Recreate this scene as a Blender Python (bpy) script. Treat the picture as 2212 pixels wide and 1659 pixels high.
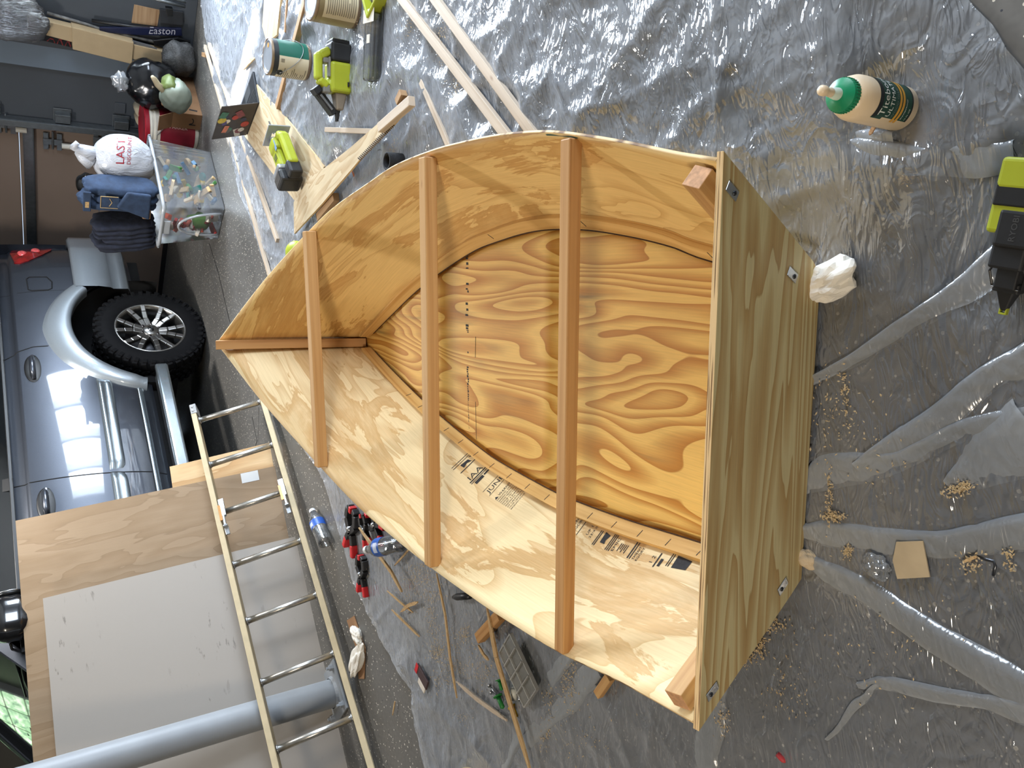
import bpy, bmesh, math, random
import numpy as np
from mathutils import Vector, Matrix, Euler
random.seed(7); RNG = np.random.default_rng(11)
scene = bpy.context.scene
for o in list(bpy.data.objects): bpy.data.objects.remove(o)
COL = scene.collection
V = Vector
# ---------------------------------------------------------------- camera (photo was taken with the phone on its side)
F_PX, PITCH, ROLL, CAM_H = 1664.0, math.radians(33.22), math.radians(4.26), 1.333
_R0, _U0, _F = V((1, 0, 0)), V((0, math.sin(PITCH), math.cos(PITCH))), V((0, math.cos(PITCH), -math.sin(PITCH)))
_R = _R0 * math.cos(ROLL) - _U0 * math.sin(ROLL)
_U = _U0 * math.cos(ROLL) + _R0 * math.sin(ROLL)
CAM = V((0, 0, CAM_H))
cd = bpy.data.cameras.new('camera'); cam = bpy.data.objects.new('camera', cd); COL.objects.link(cam)
cd.sensor_width = 36.0; cd.lens = F_PX * 36.0 / 2212.0; cd.clip_start = 0.02; cd.clip_end = 200
cam.matrix_world = Matrix(((-_U.x, _R.x, -_F.x, 0), (-_U.y, _R.y, -_F.y, 0), (-_U.z, _R.z, -_F.z, CAM_H), (0, 0, 0, 1)))
scene.camera = cam
def at(px, py, z=0.0):                       # floor-parallel plane under a photo pixel -> world point
    d = _F + _R * ((829.5 - py) / F_PX) + _U * ((1106 - px) / F_PX)
    return CAM + d * ((z - CAM_H) / d.z)
# the parked car's frame: x forward, y towards the viewer's side, z up, origin under the rear axle
TH = math.radians(37.88); _A = V((math.cos(TH), math.sin(TH), 0)); _S = V((math.sin(TH), -math.cos(TH), 0))
CAR_O = V((.083, 7.096, 0)); CAR_ROT = math.pi + TH
def car(x, y, z=0.0): return CAR_O - _A * x + _S * y + V((0, 0, z))
def onwall(px, py, X=-1.5):                  # plane parallel to the garage front wall
    d = _F + _R * ((829.5 - py) / F_PX) + _U * ((1106 - px) / F_PX)
    t = (X + (CAM - CAR_O).dot(_A)) / -(d.dot(_A)); P = CAM + d * t - CAR_O
    return V((-P.dot(_A), P.dot(_S), P.z))
def S(r, g, b):
    f = lambda c: (c / 255 / 12.92) if c <= 10.3 else ((c / 255 + .055) / 1.055) ** 2.4
    return (f(r), f(g), f(b), 1.0)
# ---------------------------------------------------------------- world, lights, exposure
w = bpy.data.worlds.new('world'); scene.world = w; w.use_nodes = True
bg = w.node_tree.nodes['Background']; bg.inputs[0].default_value = (.62, .78, 1, 1); bg.inputs[1].default_value = 1.0
scene.view_settings.view_transform = 'Standard'; scene.view_settings.look = 'None'
scene.view_settings.exposure = 0.40; scene.view_settings.gamma = 1.0; scene.view_settings.use_curve_mapping = False
cy = scene.cycles; cy.max_bounces = 6; cy.diffuse_bounces = 3; cy.glossy_bounces = 3; cy.transmission_bounces = 4; cy.transparent_max_bounces = 10
cy.caustics_reflective = False; cy.caustics_refractive = False; cy.adaptive_threshold = .08; cy.adaptive_min_samples = 16; cy.sample_clamp_indirect = 6.0
def area(name, loc, target, sx, sy, power, color, spread=180, roll=None):
    l = bpy.data.lights.new(name, 'AREA'); l.shape = 'RECTANGLE'; l.size = sx; l.size_y = sy; l.energy = power; l.color = color
    l.spread = math.radians(spread); o = bpy.data.objects.new(name, l); COL.objects.link(o)
    d = (V(target) - V(loc)).normalized(); z = -d
    x = V((0, 0, 1)).cross(z); x = x.normalized() if x.length > 1e-3 else V((1, 0, 0)); y = z.cross(x)
    o.matrix_world = Matrix(((x.x, y.x, z.x, loc[0]), (x.y, y.y, z.y, loc[1]), (x.z, y.z, z.z, loc[2]), (0, 0, 0, 1)))
    return o
# daylight through the glass-block window in the front wall, to the right of the frame
area('window_daylight', car(-1.62, 4.30, .98), car(0, 4.30, .98), 2.4, 1.2, 310, (.76, .87, 1.0))
area('side_window_daylight', car(.9, 7.46, 1.5), car(.9, 5, 1.3), 3.0, 1.1, 210, (.74, .85, 1.0))
# sunbeam slipping past the door edge on to the sheeting
area('sunbeam', car(-1.35, 3.25, 2.35), car(-.10, 2.95, 0), 1.0, .02, 7, (1, .97, .93), spread=3)
# ceiling fixtures: one over the far end of the boat, one behind the viewer
area('ceiling_lamp_front', (.25, 5.0, 2.52), (.1, 4.7, 0), .5, .35, 50, (1.0, .97, .93))
area('ceiling_lamp_back', (-1.9, -.5, 2.6), (-.3, 1.6, 0), .8, .5, 52, (1.0, .87, .70))

# ---------------------------------------------------------------- materials
def newmat(name):
    m = bpy.data.materials.new(name); m.use_nodes = True; nt = m.node_tree
    return m, nt, nt.nodes, nt.links, nt.nodes['Principled BSDF']
def setp(p, **k):
    for a, v in k.items(): p.inputs[a.replace('_', ' ')].default_value = v
def ramp(ns, stops, interp='LINEAR'):
    r = ns.new('ShaderNodeValToRGB'); e = r.color_ramp.elements; r.color_ramp.interpolation = interp
    while len(e) < len(stops): e.new(.5)
    for q, (p, c) in zip(e, stops): q.position = p; q.color = c if len(c) == 4 else (*c, 1)
    return r
def tc(ns, ls, kind, scale=(1, 1, 1), loc=(0, 0, 0), rot=(0, 0, 0)):
    t = ns.new('ShaderNodeTexCoord'); mp = ns.new('ShaderNodeMapping')
    mp.inputs['Scale'].default_value = scale; mp.inputs['Location'].default_value = loc; mp.inputs['Rotation'].default_value = rot
    ls.new(t.outputs[kind], mp.inputs[0]); return mp
def noise(ns, ls, vec, scale, detail=3, rough=.5, dist=0):
    n = ns.new('ShaderNodeTexNoise'); n.inputs['Scale'].default_value = scale; n.inputs['Detail'].default_value = detail
    n.inputs['Roughness'].default_value = rough; n.inputs['Distortion'].default_value = dist
    ls.new(vec.outputs[0], n.inputs['Vector']); return n
def math_(ns, ls, op, a, b=None):
    m = ns.new('ShaderNodeMath'); m.operation = op
    for i, q in enumerate((a, b)):
        if q is None: continue
        if isinstance(q, (int, float)): m.inputs[i].default_value = q
        else: ls.new(q, m.inputs[i])
    return m.outputs[0]
def mixc(ns, ls, fac, a, b, mode='MIX'):
    m = ns.new('ShaderNodeMix'); m.data_type = 'RGBA'; m.blend_type = mode
    for sock, q in ((m.inputs[0], fac), (m.inputs[6], a), (m.inputs[7], b)):
        if isinstance(q, (int, float)): sock.default_value = q
        elif isinstance(q, tuple): sock.default_value = q
        else: ls.new(q, sock)
    return m.outputs[2]
def bump(ns, ls, p, h, strength=.2, dist=.01):
    b = ns.new('ShaderNodeBump'); b.inputs['Strength'].default_value = strength; b.inputs['Distance'].default_value = dist
    ls.new(h, b.inputs['Height']); ls.new(b.outputs[0], p.inputs['Normal']); return b
MATS = {}
def plain(name, col, rough=.5, metal=0, var=.08, scale=14, coat=0, bmp=0, spec=.5, alpha=None, sss=0, trans=0):
    if name in MATS: return MATS[name]
    m, nt, ns, ls, p = newmat(name); c = S(*col)
    mp = tc(ns, ls, 'Object'); n = noise(ns, ls, mp, scale, 4)
    lo = tuple(x * (1 - var) for x in c[:3]) + (1,); hi = tuple(min(1, x * (1 + var)) for x in c[:3]) + (1,)
    r = ramp(ns, [(.3, lo), (.7, hi)]); ls.new(n.outputs[0], r.inputs[0]); ls.new(r.outputs[0], p.inputs['Base Color'])
    setp(p, Roughness=rough, Metallic=metal, Coat_Weight=coat, Coat_Roughness=.04, Specular_IOR_Level=spec)
    if bmp: bump(ns, ls, p, n.outputs[0], bmp, .006)
    if trans: setp(p, Transmission_Weight=trans, IOR=1.3)
    if alpha is not None: p.inputs['Alpha'].default_value = alpha
    MATS[name] = m; return m
def ply(name, light, dark, scale=(1.0, 4.0), rings=9, rough=.55, seed=0., dist=.6, stain=0, sat=None, soft=.62, detail=3.5, fine=.12, edge=1.0):
    """rotary-cut veneer: contour lines of stretched noise, sharp on one side and fading on the other"""
    m, nt, ns, ls, p = newmat(name)
    mp = tc(ns, ls, 'UV', (scale[0], scale[1], 1), (seed, seed * .7, seed * 1.3))
    n = noise(ns, ls, mp, 1.0, detail, .52, dist)
    k = math_(ns, ls, 'FRACT', math_(ns, ls, 'MULTIPLY', n.outputs[0], rings))
    L, D = S(*light), S(*dark); mid = tuple((a * .55 + b * .45) for a, b in zip(L, D))
    r = ramp(ns, [(0, L), (soft * .55, L), (soft, mid), (.93, D), (.975, tuple(x * .92 * edge for x in D[:3]) + (1,)), (1.0, L)])
    ls.new(k, r.inputs[0]); col = r.outputs[0]
    mf = tc(ns, ls, 'UV', (7, 230, 1), (seed, 0, 0)); f = noise(ns, ls, mf, 1.0, 3, .6)
    fr = ramp(ns, [(.3, (1 - fine,) * 3), (.7, (1 + fine * .3,) * 3)]); ls.new(f.outputs[0], fr.inputs[0])
    col = mixc(ns, ls, 1.0, col, fr.outputs[0], 'MULTIPLY')
    mb = tc(ns, ls, 'UV', (2.2, 3.5, 1), (seed + 3, 0, 0)); b = noise(ns, ls, mb, 1.0, 2)
    br = ramp(ns, [(.3, (.90, .88, .84)), (.7, (1.05, 1.05, 1.05))]); ls.new(b.outputs[0], br.inputs[0])
    col = mixc(ns, ls, 1.0, col, br.outputs[0], 'MULTIPLY')
    if stain:
        ms = tc(ns, ls, 'UV', (1.6, 26, 1), (seed + 7, 0, 0)); s1 = noise(ns, ls, ms, 1.0, 5, .62)
        mt = tc(ns, ls, 'UV', (1.9, 3.0, 1), (seed + 1, 2, 0)); s2 = noise(ns, ls, mt, 1.0, 2)
        sr = ramp(ns, [(.50, (0, 0, 0)), (.72, (1, 1, 1))]); ls.new(s1.outputs[0], sr.inputs[0])
        sr2 = ramp(ns, [(.52, (0, 0, 0)), (.68, (1, 1, 1))]); ls.new(s2.outputs[0], sr2.inputs[0])
        fac = math_(ns, ls, 'MULTIPLY', math_(ns, ls, 'MULTIPLY', sr.outputs[0], sr2.outputs[0]), stain)
        col = mixc(ns, ls, fac, col, S(96, 84, 58))
    ls.new(col, p.inputs['Base Color']); setp(p, Roughness=rough, Specular_IOR_Level=.35)
    bump(ns, ls, p, f.outputs[0], .12, .002)
    MATS[name] = m; return m
def blotch(name, light, dark, seed=0., scale=(2.2, 8.0), rough=.55, amt=.75):
    """flat-sawn veneer face: irregular darker islands, streaky along the grain, with a few ring lines"""
    m, nt, ns, ls, p = newmat(name); L, D = S(*light), S(*dark)
    mp = tc(ns, ls, 'UV', (scale[0], scale[1], 1), (seed, seed * .7, seed * 1.3)); n = noise(ns, ls, mp, 1.0, 6, .60, .7)
    mp2 = tc(ns, ls, 'UV', (scale[0] * .55, scale[1] * .6, 1), (seed + 4, seed, 2)); n2 = noise(ns, ls, mp2, 1.0, 3, .5, .9)
    r1 = ramp(ns, [(.515, (0, 0, 0)), (.535, (1, 1, 1)), (.60, (.75, .75, .75)), (.66, (.4, .4, .4))]); ls.new(n.outputs[0], r1.inputs[0])
    k = math_(ns, ls, 'FRACT', math_(ns, ls, 'MULTIPLY', n2.outputs[0], 7.)); r2 = ramp(ns, [(0, (0, 0, 0)), (.55, (.02, .02, .02)), (.94, (.6, .6, .6)), (.985, (.8, .8, .8)), (1, (0, 0, 0))]); ls.new(k, r2.inputs[0])
    fac = math_(ns, ls, 'MULTIPLY', math_(ns, ls, 'MAXIMUM', r1.outputs[0], r2.outputs[0]), amt); col = mixc(ns, ls, fac, L, D)
    mf = tc(ns, ls, 'UV', (6, 210, 1), (seed, 0, 0)); f = noise(ns, ls, mf, 1.0, 3, .6); fr = ramp(ns, [(.3, (.90, .89, .86)), (.7, (1.03, 1.03, 1.03))]); ls.new(f.outputs[0], fr.inputs[0])
    col = mixc(ns, ls, 1.0, col, fr.outputs[0], 'MULTIPLY')
    ls.new(col, p.inputs['Base Color']); setp(p, Roughness=rough, Specular_IOR_Level=.35); bump(ns, ls, p, f.outputs[0], .12, .002); MATS[name] = m; return m
def lumber(name, light, dark, lines=70, rough=.6, seed=0.):
    m, nt, ns, ls, p = newmat(name)
    mp = tc(ns, ls, 'UV', (1.1, lines, 1), (seed, seed, 0)); n = noise(ns, ls, mp, 1.0, 3, .55, .3)
    r = ramp(ns, [(.3, S(*light)), (.55, tuple((a + b) / 2 for a, b in zip(S(*light), S(*dark)))), (.68, S(*dark))]); ls.new(n.outputs[0], r.inputs[0])
    mk = tc(ns, ls, 'UV', (4, 9, 1), (seed + 2, 1, 0)); v = ns.new('ShaderNodeTexVoronoi'); v.inputs['Scale'].default_value = 1.0; ls.new(mk.outputs[0], v.inputs['Vector'])
    kr = ramp(ns, [(0, (1, 1, 1)), (.07, (0, 0, 0))]); ls.new(v.outputs['Distance'], kr.inputs[0])
    col = mixc(ns, ls, math_(ns, ls, 'MULTIPLY', kr.outputs[0], .6), r.outputs[0], S(120, 70, 35))
    ls.new(col, p.inputs['Base Color']); setp(p, Roughness=rough, Specular_IOR_Level=.3)
    bump(ns, ls, p, n.outputs[0], .15, .002); MATS[name] = m; return m
def laminate(name, light, dark, n=300.):
    """cut plywood edge: thin veneer layers across the second UV axis"""
    m, nt, ns, ls, p = newmat(name)
    mp = tc(ns, ls, 'UV', (6, n, 1)); no = noise(ns, ls, mp, 1.0, 2, .5, .2)
    r = ramp(ns, [(.35, S(*light)), (.55, S(*light)), (.62, S(*dark))]); ls.new(no.outputs[0], r.inputs[0]); ls.new(r.outputs[0], p.inputs['Base Color'])
    setp(p, Roughness=.7); MATS[name] = m; return m
def film(name, haze=.2, gloss=.16, rough=.12, tint=(.93, .95, .97), bscale=26, bstr=.5, hazecol=(.80, .84, .88), slant=.3):
    """thin polythene: clear film with a milky scatter and a shiny crinkled skin"""
    m, nt, ns, ls, p = newmat(name); out = ns['Material Output']; ns.remove(p)
    mp = tc(ns, ls, 'Object', (.55, 1.15, 1), (0, 0, 0), (0, 0, .35)); mpa = tc(ns, ls, 'Object', (.36, 1.1, 1), (3, 1, 0), (0, 0, -.25))
    na = noise(ns, ls, mp, bscale * .42, 2, .5, 1.6); nb = noise(ns, ls, mpa, bscale * 1.25, 2, .5, 1.4); na.noise_dimensions = nb.noise_dimensions = '2D'
    ra = math_(ns, ls, 'ABSOLUTE', math_(ns, ls, 'SUBTRACT', na.outputs[0], .5)); rb = math_(ns, ls, 'ABSOLUTE', math_(ns, ls, 'SUBTRACT', nb.outputs[0], .5))
    hh = math_(ns, ls, 'MULTIPLY_ADD', ra, 2.2); ls.new(rb, hh.node.inputs[2]); n = hh.node
    n2 = noise(ns, ls, mp, 2.2, 1, .5)
    b = ns.new('ShaderNodeBump'); b.inputs['Strength'].default_value = bstr; b.inputs['Distance'].default_value = .012; b.invert = True; ls.new(n.outputs[0], b.inputs['Height'])
    tr = ns.new('ShaderNodeBsdfTransparent'); tr.inputs[0].default_value = (*tint, 1)
    df = ns.new('ShaderNodeBsdfDiffuse'); df.inputs[0].default_value = (*hazecol, 1); ls.new(b.outputs[0], df.inputs['Normal'])
    tl = ns.new('ShaderNodeBsdfTranslucent'); tl.inputs[0].default_value = (*hazecol, 1)
    dm = ns.new('ShaderNodeMixShader'); dm.inputs[0].default_value = .35; ls.new(df.outputs[0], dm.inputs[1]); ls.new(tl.outputs[0], dm.inputs[2])
    gl = ns.new('ShaderNodeBsdfGlossy'); gl.inputs['Roughness'].default_value = rough; ls.new(b.outputs[0], gl.inputs['Normal'])
    lw = ns.new('ShaderNodeLayerWeight'); lw.inputs[0].default_value = .35; ls.new(b.outputs[0], lw.inputs['Normal'])
    hz = math_(ns, ls, 'MULTIPLY_ADD', n2.outputs[0], haze * 1.2); hz.node.inputs[2].default_value = haze * .4
    lf = ns.new('ShaderNodeLayerWeight'); lf.inputs[0].default_value = .5; graze = math_(ns, ls, 'POWER', lf.outputs['Facing'], 1.6)   # a slanting view passes through more film
    hz = math_(ns, ls, 'MULTIPLY_ADD', graze, slant); ls.new(math_(ns, ls, 'MULTIPLY_ADD', n2.outputs[0], haze * 1.2), hz.node.inputs[2]); hz.node.inputs[2].links[0].from_node.inputs[2].default_value = haze * .4; hz.node.use_clamp = True
    m1 = ns.new('ShaderNodeMixShader'); ls.new(hz, m1.inputs[0]); ls.new(tr.outputs[0], m1.inputs[1]); ls.new(dm.outputs[0], m1.inputs[2])
    gf = math_(ns, ls, 'MULTIPLY_ADD', lw.outputs['Fresnel'], .9); gf.node.inputs[2].default_value = gloss; gf.node.use_clamp = True
    m2 = ns.new('ShaderNodeMixShader'); ls.new(gf, m2.inputs[0]); ls.new(m1.outputs[0], m2.inputs[1]); ls.new(gl.outputs[0], m2.inputs[2])
    ls.new(m2.outputs[0], out.inputs[0]); MATS[name] = m; return m
def clear(name, tint=(.9, .93, .95), gloss=.12, haze=.1, rough=.06):
    return film(name, haze, gloss, rough, tint, 40, .15)
M = MATS
# ---------------------------------------------------------------- mesh builder
def frame(o, x, z):                          # matrix from origin, x axis and approximate z axis
    x = V(x).normalized(); z = V(z); y = z.cross(x).normalized(); z = x.cross(y)
    return Matrix(((x.x, y.x, z.x, o[0]), (x.y, y.y, z.y, o[1]), (x.z, y.z, z.z, o[2]), (0, 0, 0, 1)))
T = Matrix.Translation
def RZ(a): return Matrix.Rotation(a, 4, 'Z')
def RX(a): return Matrix.Rotation(a, 4, 'X')
def RY(a): return Matrix.Rotation(a, 4, 'Y')
I4 = Matrix.Identity(4)
class MB:
    def __init__(s): s.v = []; s.f = []; s.uv = []; s.mi = []
    def add(s, vs, fs, uvs=None, mi=0, m=None):
        b = len(s.v); s.v += [tuple(m @ V(p)) if m else tuple(p) for p in vs]
        for i, f in enumerate(fs):
            s.f.append([b + q for q in f]); s.mi.append(mi)
            s.uv.append(uvs[i] if uvs else [(vs[q][0], vs[q][1]) for q in f])
        return s
    def box(s, sx, sy, sz, m=I4, mi=0, taper=1.0, ends=None):
        """centred box, x is the grain; taper shrinks the +x end"""
        x, y, z = sx / 2, sy / 2, sz / 2; t = taper
        vs = [(-x, -y, -z), (x, -y * t, -z * t), (x, y * t, -z * t), (-x, y, -z), (-x, -y, z), (x, -y * t, z * t), (x, y * t, z * t), (-x, y, z)]
        fs = [(0, 3, 2, 1), (4, 5, 6, 7), (0, 1, 5, 4), (2, 3, 7, 6), (1, 2, 6, 5), (0, 4, 7, 3)]
        o = random.random() * 5; uvs = []
        for k, f in enumerate(fs):
            if k < 2: uvs.append([(vs[q][0] + o, vs[q][1] + o) for q in f])
            elif k < 4: uvs.append([(vs[q][0] + o, vs[q][2] + o + .3) for q in f])
            else: uvs.append([(vs[q][1] * .2 + o, vs[q][2] * .4 + o) for q in f])
        b = len(s.mi); s.add(vs, fs, uvs, mi, m)
        if ends is not None: s.mi[b + 4] = s.mi[b + 5] = ends
        return s
    def bar(s, p0, p1, w, h, up=(0, 0, 1), mi=0, taper=1.0, ends=None):
        p0, p1 = V(p0), V(p1); d = p1 - p0
        return s.box(d.length, w, h, frame((p0 + p1) / 2, d, up), mi, taper, ends)
    def tube(s, pts, r, n=8, mi=0, cap=True, m=None, closed=False):
        pts = [V(p) for p in pts]; k = len(pts); rs = r if isinstance(r, (list, tuple)) else [r] * k
        vs = []; up = V((0, 0, 1)); L = 0; us = []
        d0 = (pts[1] - pts[0]).normalized(); ref = up if abs(d0.z) < .9 else V((1, 0, 0)); nx = (ref - d0 * ref.dot(d0)).normalized()
        for i, p in enumerate(pts):
            if closed: d = (pts[(i + 1) % k] - pts[i - 1]).normalized()
            else: d = (pts[min(i + 1, k - 1)] - pts[max(i - 1, 0)]).normalized()
            nx = nx - d * nx.dot(d); nx = nx.normalized() if nx.length > 1e-5 else d.orthogonal().normalized(); ny = d.cross(nx)
            if i: L += (p - pts[i - 1]).length
            us.append(L)
            for j in range(n):
                a = 2 * math.pi * j / n; vs.append(p + (nx * math.cos(a) + ny * math.sin(a)) * rs[i])
        fs = []; uvs = []
        for i in range(k if closed else k - 1):
            i2 = (i + 1) % k
            for j in range(n):
                j2 = (j + 1) % n; fs.append((i * n + j, i * n + j2, i2 * n + j2, i2 * n + j))
                q = .02 * j; uvs.append([(us[i], q), (us[i], q + .02), (us[i2], q + .02), (us[i2], q)])
        if cap and not closed:
            fs.append(tuple(range(n))[::-1]); uvs.append([(0, 0)] * n); fs.append(tuple((k - 1) * n + j for j in range(n))); uvs.append([(0, 0)] * n)
        return s.add(vs, fs, uvs, mi, m)
    def lathe(s, prof, n=24, m=I4, mi=0, a0=0., a1=2 * math.pi, sy=1.0, cap=False):
        full = abs(a1 - a0 - 2 * math.pi) < 1e-6; na = n if full else n + 1; vs = []
        for r, z in prof:
            for j in range(na):
                a = a0 + (a1 - a0) * j / n; vs.append((r * math.cos(a), r * sy * math.sin(a), z))
        fs = []; uvs = []
        for i in range(len(prof) - 1):
            for j in range(n):
                j2 = (j + 1) % na if full else j + 1
                fs.append((i * na + j, i * na + j2, (i + 1) * na + j2, (i + 1) * na + j))
                uvs.append([(j / n, prof[i][1]), ((j + 1) / n, prof[i][1]), ((j + 1) / n, prof[i + 1][1]), (j / n, prof[i + 1][1])])
        if cap:
            fs.append(tuple(range(na))[::-1]); uvs.append([(0, 0)] * na)
            e = (len(prof) - 1) * na; fs.append(tuple(e + j for j in range(na))); uvs.append([(0, 0)] * na)
        return s.add(vs, fs, uvs, mi, m)
    def prism(s, poly, h, m=I4, mi=0, side=None):
        n = len(poly); vs = [(x, y, 0) for x, y in poly] + [(x, y, h) for x, y in poly]
        fs = [tuple(range(n))[::-1], tuple(range(n, 2 * n))]; uvs = [[(vs[q][0], vs[q][1]) for q in f] for f in fs]
        L = 0; b = len(s.mi)
        for i in range(n):
            j = (i + 1) % n; l = math.dist(poly[i], poly[j]); fs.append((i, j, n + j, n + i))
            uvs.append([(L, 0), (L + l, 0), (L + l, h), (L, h)]); L += l
        s.add(vs, fs, uvs, mi, m)
        if side is not None:
            for q in range(b + 2, len(s.mi)): s.mi[q] = side
        return s
    def grid(s, fn, nu, nv, mi=0, uvfn=None, wrap=False):
        vs = [fn(i / nu, j / nv) for i in range(nu + 1) for j in range(nv + 1)]; fs = []; uvs = []
        uvfn = uvfn or (lambda a, b: (a, b))
        for i in range(nu):
            for j in range(nv):
                fs.append((i * (nv + 1) + j, (i + 1) * (nv + 1) + j, (i + 1) * (nv + 1) + j + 1, i * (nv + 1) + j + 1))
                uvs.append([uvfn(i / nu, j / nv), uvfn((i + 1) / nu, j / nv), uvfn((i + 1) / nu, (j + 1) / nv), uvfn(i / nu, (j + 1) / nv)])
        return s.add(vs, fs, uvs, mi)
    def ball(s, rx, ry, rz, m=I4, n=20, k=12, mi=0, fn=None):
        vs = []; fs = []
        for i in range(k + 1):
            ph = math.pi * i / k
            for j in range(n):
                a = 2 * math.pi * j / n; d = V((math.sin(ph) * math.cos(a), math.sin(ph) * math.sin(a), math.cos(ph)))
                q = fn(d) if fn else 1.0; vs.append((d.x * rx * q, d.y * ry * q, d.z * rz * q))
        for i in range(k):
            for j in range(n): fs.append((i * n + j, (i + 1) * n + j, (i + 1) * n + (j + 1) % n, i * n + (j + 1) % n))
        return s.add(vs, fs, None, mi, m)
    def mesh(s, name, mats, smooth=False):
        me = bpy.data.meshes.new(name); me.from_pydata(s.v, [], s.f)
        u = me.uv_layers.new(name='UVMap'); u.data.foreach_set('uv', [c for f in s.uv for p in f for c in p])
        for m in (mats if isinstance(mats, (list, tuple)) else [mats]): me.materials.append(m)
        me.polygons.foreach_set('material_index', s.mi)
        if smooth: me.polygons.foreach_set('use_smooth', [True] * len(s.f))
        me.update(); return me
    def build(s, name, mats, parent=None, smooth=False, bevel=0, segs=2, sub=0, solid=0, loc=None, offset=-1, rim=0, angle=None):
        o = bpy.data.objects.new(name, s.mesh(name, mats, smooth)); COL.objects.link(o)
        if parent: o.parent = parent
        if loc is not None: o.location = loc
        if solid:
            md = o.modifiers.new('solid', 'SOLIDIFY'); md.thickness = solid; md.offset = offset; md.material_offset_rim = rim
        if bevel:
            md = o.modifiers.new('bevel', 'BEVEL'); md.width = bevel; md.segments = segs; md.limit_method = 'ANGLE'; md.angle_limit = math.radians(35)
        if sub:
            md = o.modifiers.new('sub', 'SUBSURF'); md.levels = sub; md.render_levels = sub
        if angle:
            o.data.set_sharp_from_angle(angle=math.radians(angle))
        return o
def tag(o, label, cat, group=None, kind=None):
    o['label'] = label; o['category'] = cat
    if group: o['group'] = group
    if kind: o['kind'] = kind
    return o
def thing(name, label, cat, loc=(0, 0, 0), rz=0, group=None, mat=None):
    o = bpy.data.objects.new(name, None); COL.objects.link(o); o.empty_display_size = .05
    if mat is not None: o.matrix_world = mat
    else: o.location = loc; o.rotation_euler = (0, 0, rz)
    return tag(o, label, cat, group)
def struct(o): o['kind'] = 'structure'; return o
def copy_tree(o, parent=None):
    c = o.copy(); COL.objects.link(c); c.parent = parent
    for ch in list(o.children): copy_tree(ch, c)
    return c
_FONT = {}
def text_geo(txt, size=1.0):
    """triangulated outline of a line of lettering: (verts, faces, width)"""
    if (txt) not in _FONT:
        cu = bpy.data.curves.new('lettering', 'FONT'); cu.body = txt; cu.size = 1.0; cu.resolution_u = 2; cu.fill_mode = 'FRONT'
        ob = bpy.data.objects.new('lettering', cu); COL.objects.link(ob); dg = bpy.context.evaluated_depsgraph_get()
        me = bpy.data.meshes.new_from_object(ob.evaluated_get(dg))
        _FONT[txt] = ([v.co.copy() for v in me.vertices], [tuple(p.vertices) for p in me.polygons])
        bpy.data.objects.remove(ob); bpy.data.curves.remove(cu); bpy.data.meshes.remove(me)
    vs, fs = _FONT[txt]; W = max([v.x for v in vs] + [0])
    return vs, fs, W
def lettering(mb, txt, fn, size, x0=0, y0=0, mi=0, width=None, bold=False):
    vs, fs, W = text_geo(txt); k = size if width is None else width / max(W, 1e-6)
    mb.add([tuple(fn(x0 + v.x * k, y0 + v.y * size)) for v in vs], fs, None, mi); return W * k
def wob(d, seed, f=2.2, amp=.15):
    return 1 + amp * (math.sin(d.x * f * 2.1 + seed) * math.cos(d.y * f * 1.7 + seed * 2) + .6 * math.sin(d.z * f * 2.9 + seed * 3 + d.x * 2) + .35 * math.sin(d.x * f * 5 + d.y * f * 6 + seed) + .25 * math.cos(d.z * f * 7 + d.y * f * 4 - seed))
# ================================================================ the garage
def floor_mat():
    m, nt, ns, ls, p = newmat('painted_concrete')
    mp = tc(ns, ls, 'Object'); n = noise(ns, ls, mp, 1.3, 3, .6); n2 = noise(ns, ls, mp, 60, 1)
    r = ramp(ns, [(.3, S(92, 90, 86)), (.7, S(116, 113, 108))]); ls.new(n.outputs[0], r.inputs[0]); col = r.outputs[0]
    for sc, th, c, gate in ((88, .22, S(210, 202, 188), .62), (46, .13, S(216, 208, 194), .5), (70, .16, S(54, 56, 62), .72)):
        v = ns.new('ShaderNodeTexVoronoi'); v.inputs['Scale'].default_value = sc; ls.new(mp.outputs[0], v.inputs['Vector'])
        sp = ns.new('ShaderNodeSeparateColor'); ls.new(v.outputs['Color'], sp.inputs[0]); on = math_(ns, ls, 'GREATER_THAN', sp.outputs[0], gate); sz = math_(ns, ls, 'MULTIPLY', sp.outputs[1], th * 1.6)
        col = mixc(ns, ls, math_(ns, ls, 'MULTIPLY', on, math_(ns, ls, 'LESS_THAN', v.outputs['Distance'], sz)), col, c)
    d = ramp(ns, [(.25, (.86, .86, .86)), (.6, (1, 1, 1))]); ls.new(n2.outputs[0], d.inputs[0])
    col = mixc(ns, ls, 1.0, col, d.outputs[0], 'MULTIPLY')
    ls.new(col, p.inputs['Base Color']); setp(p, Roughness=.42, Specular_IOR_Level=.45)
    bump(ns, ls, p, n2.outputs[0], .1, .002); return m
wall_grey = plain('wall_grey_paint', (66, 70, 75), .6, var=.05, scale=3)
wall_pale = plain('wall_pale', (112, 108, 102), .8, var=.04, scale=2)
X0, X1, Y0, Y1, ZC = -1.5, 8.2, -2.6, 7.4, 2.75
def quad(name, pts, mat, off=.12):
    mb = MB(); a, b, c, d = [V(p) for p in pts]; mb.add([a, b, c, d], [(0, 1, 2, 3)], [[(0, 0), (1, 0), (1, 1), (0, 1)]])
    return struct(mb.build(name, mat, solid=off, offset=-1))
fl = MB(); cs = [car(X0 - .3, Y0 - .3), car(X1 + .3, Y0 - .3), car(X1 + .3, Y1 + .3), car(X0 - .3, Y1 + .3)]
fl.add([tuple(p) for p in cs], [(3, 2, 1, 0)] if (cs[1] - cs[0]).cross(cs[2] - cs[0]).z < 0 else [(0, 1, 2, 3)])
floor = struct(fl.build('floor', floor_mat()))
crackm = plain('floor_crack_dirt', (38, 37, 36), .9)
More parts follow.
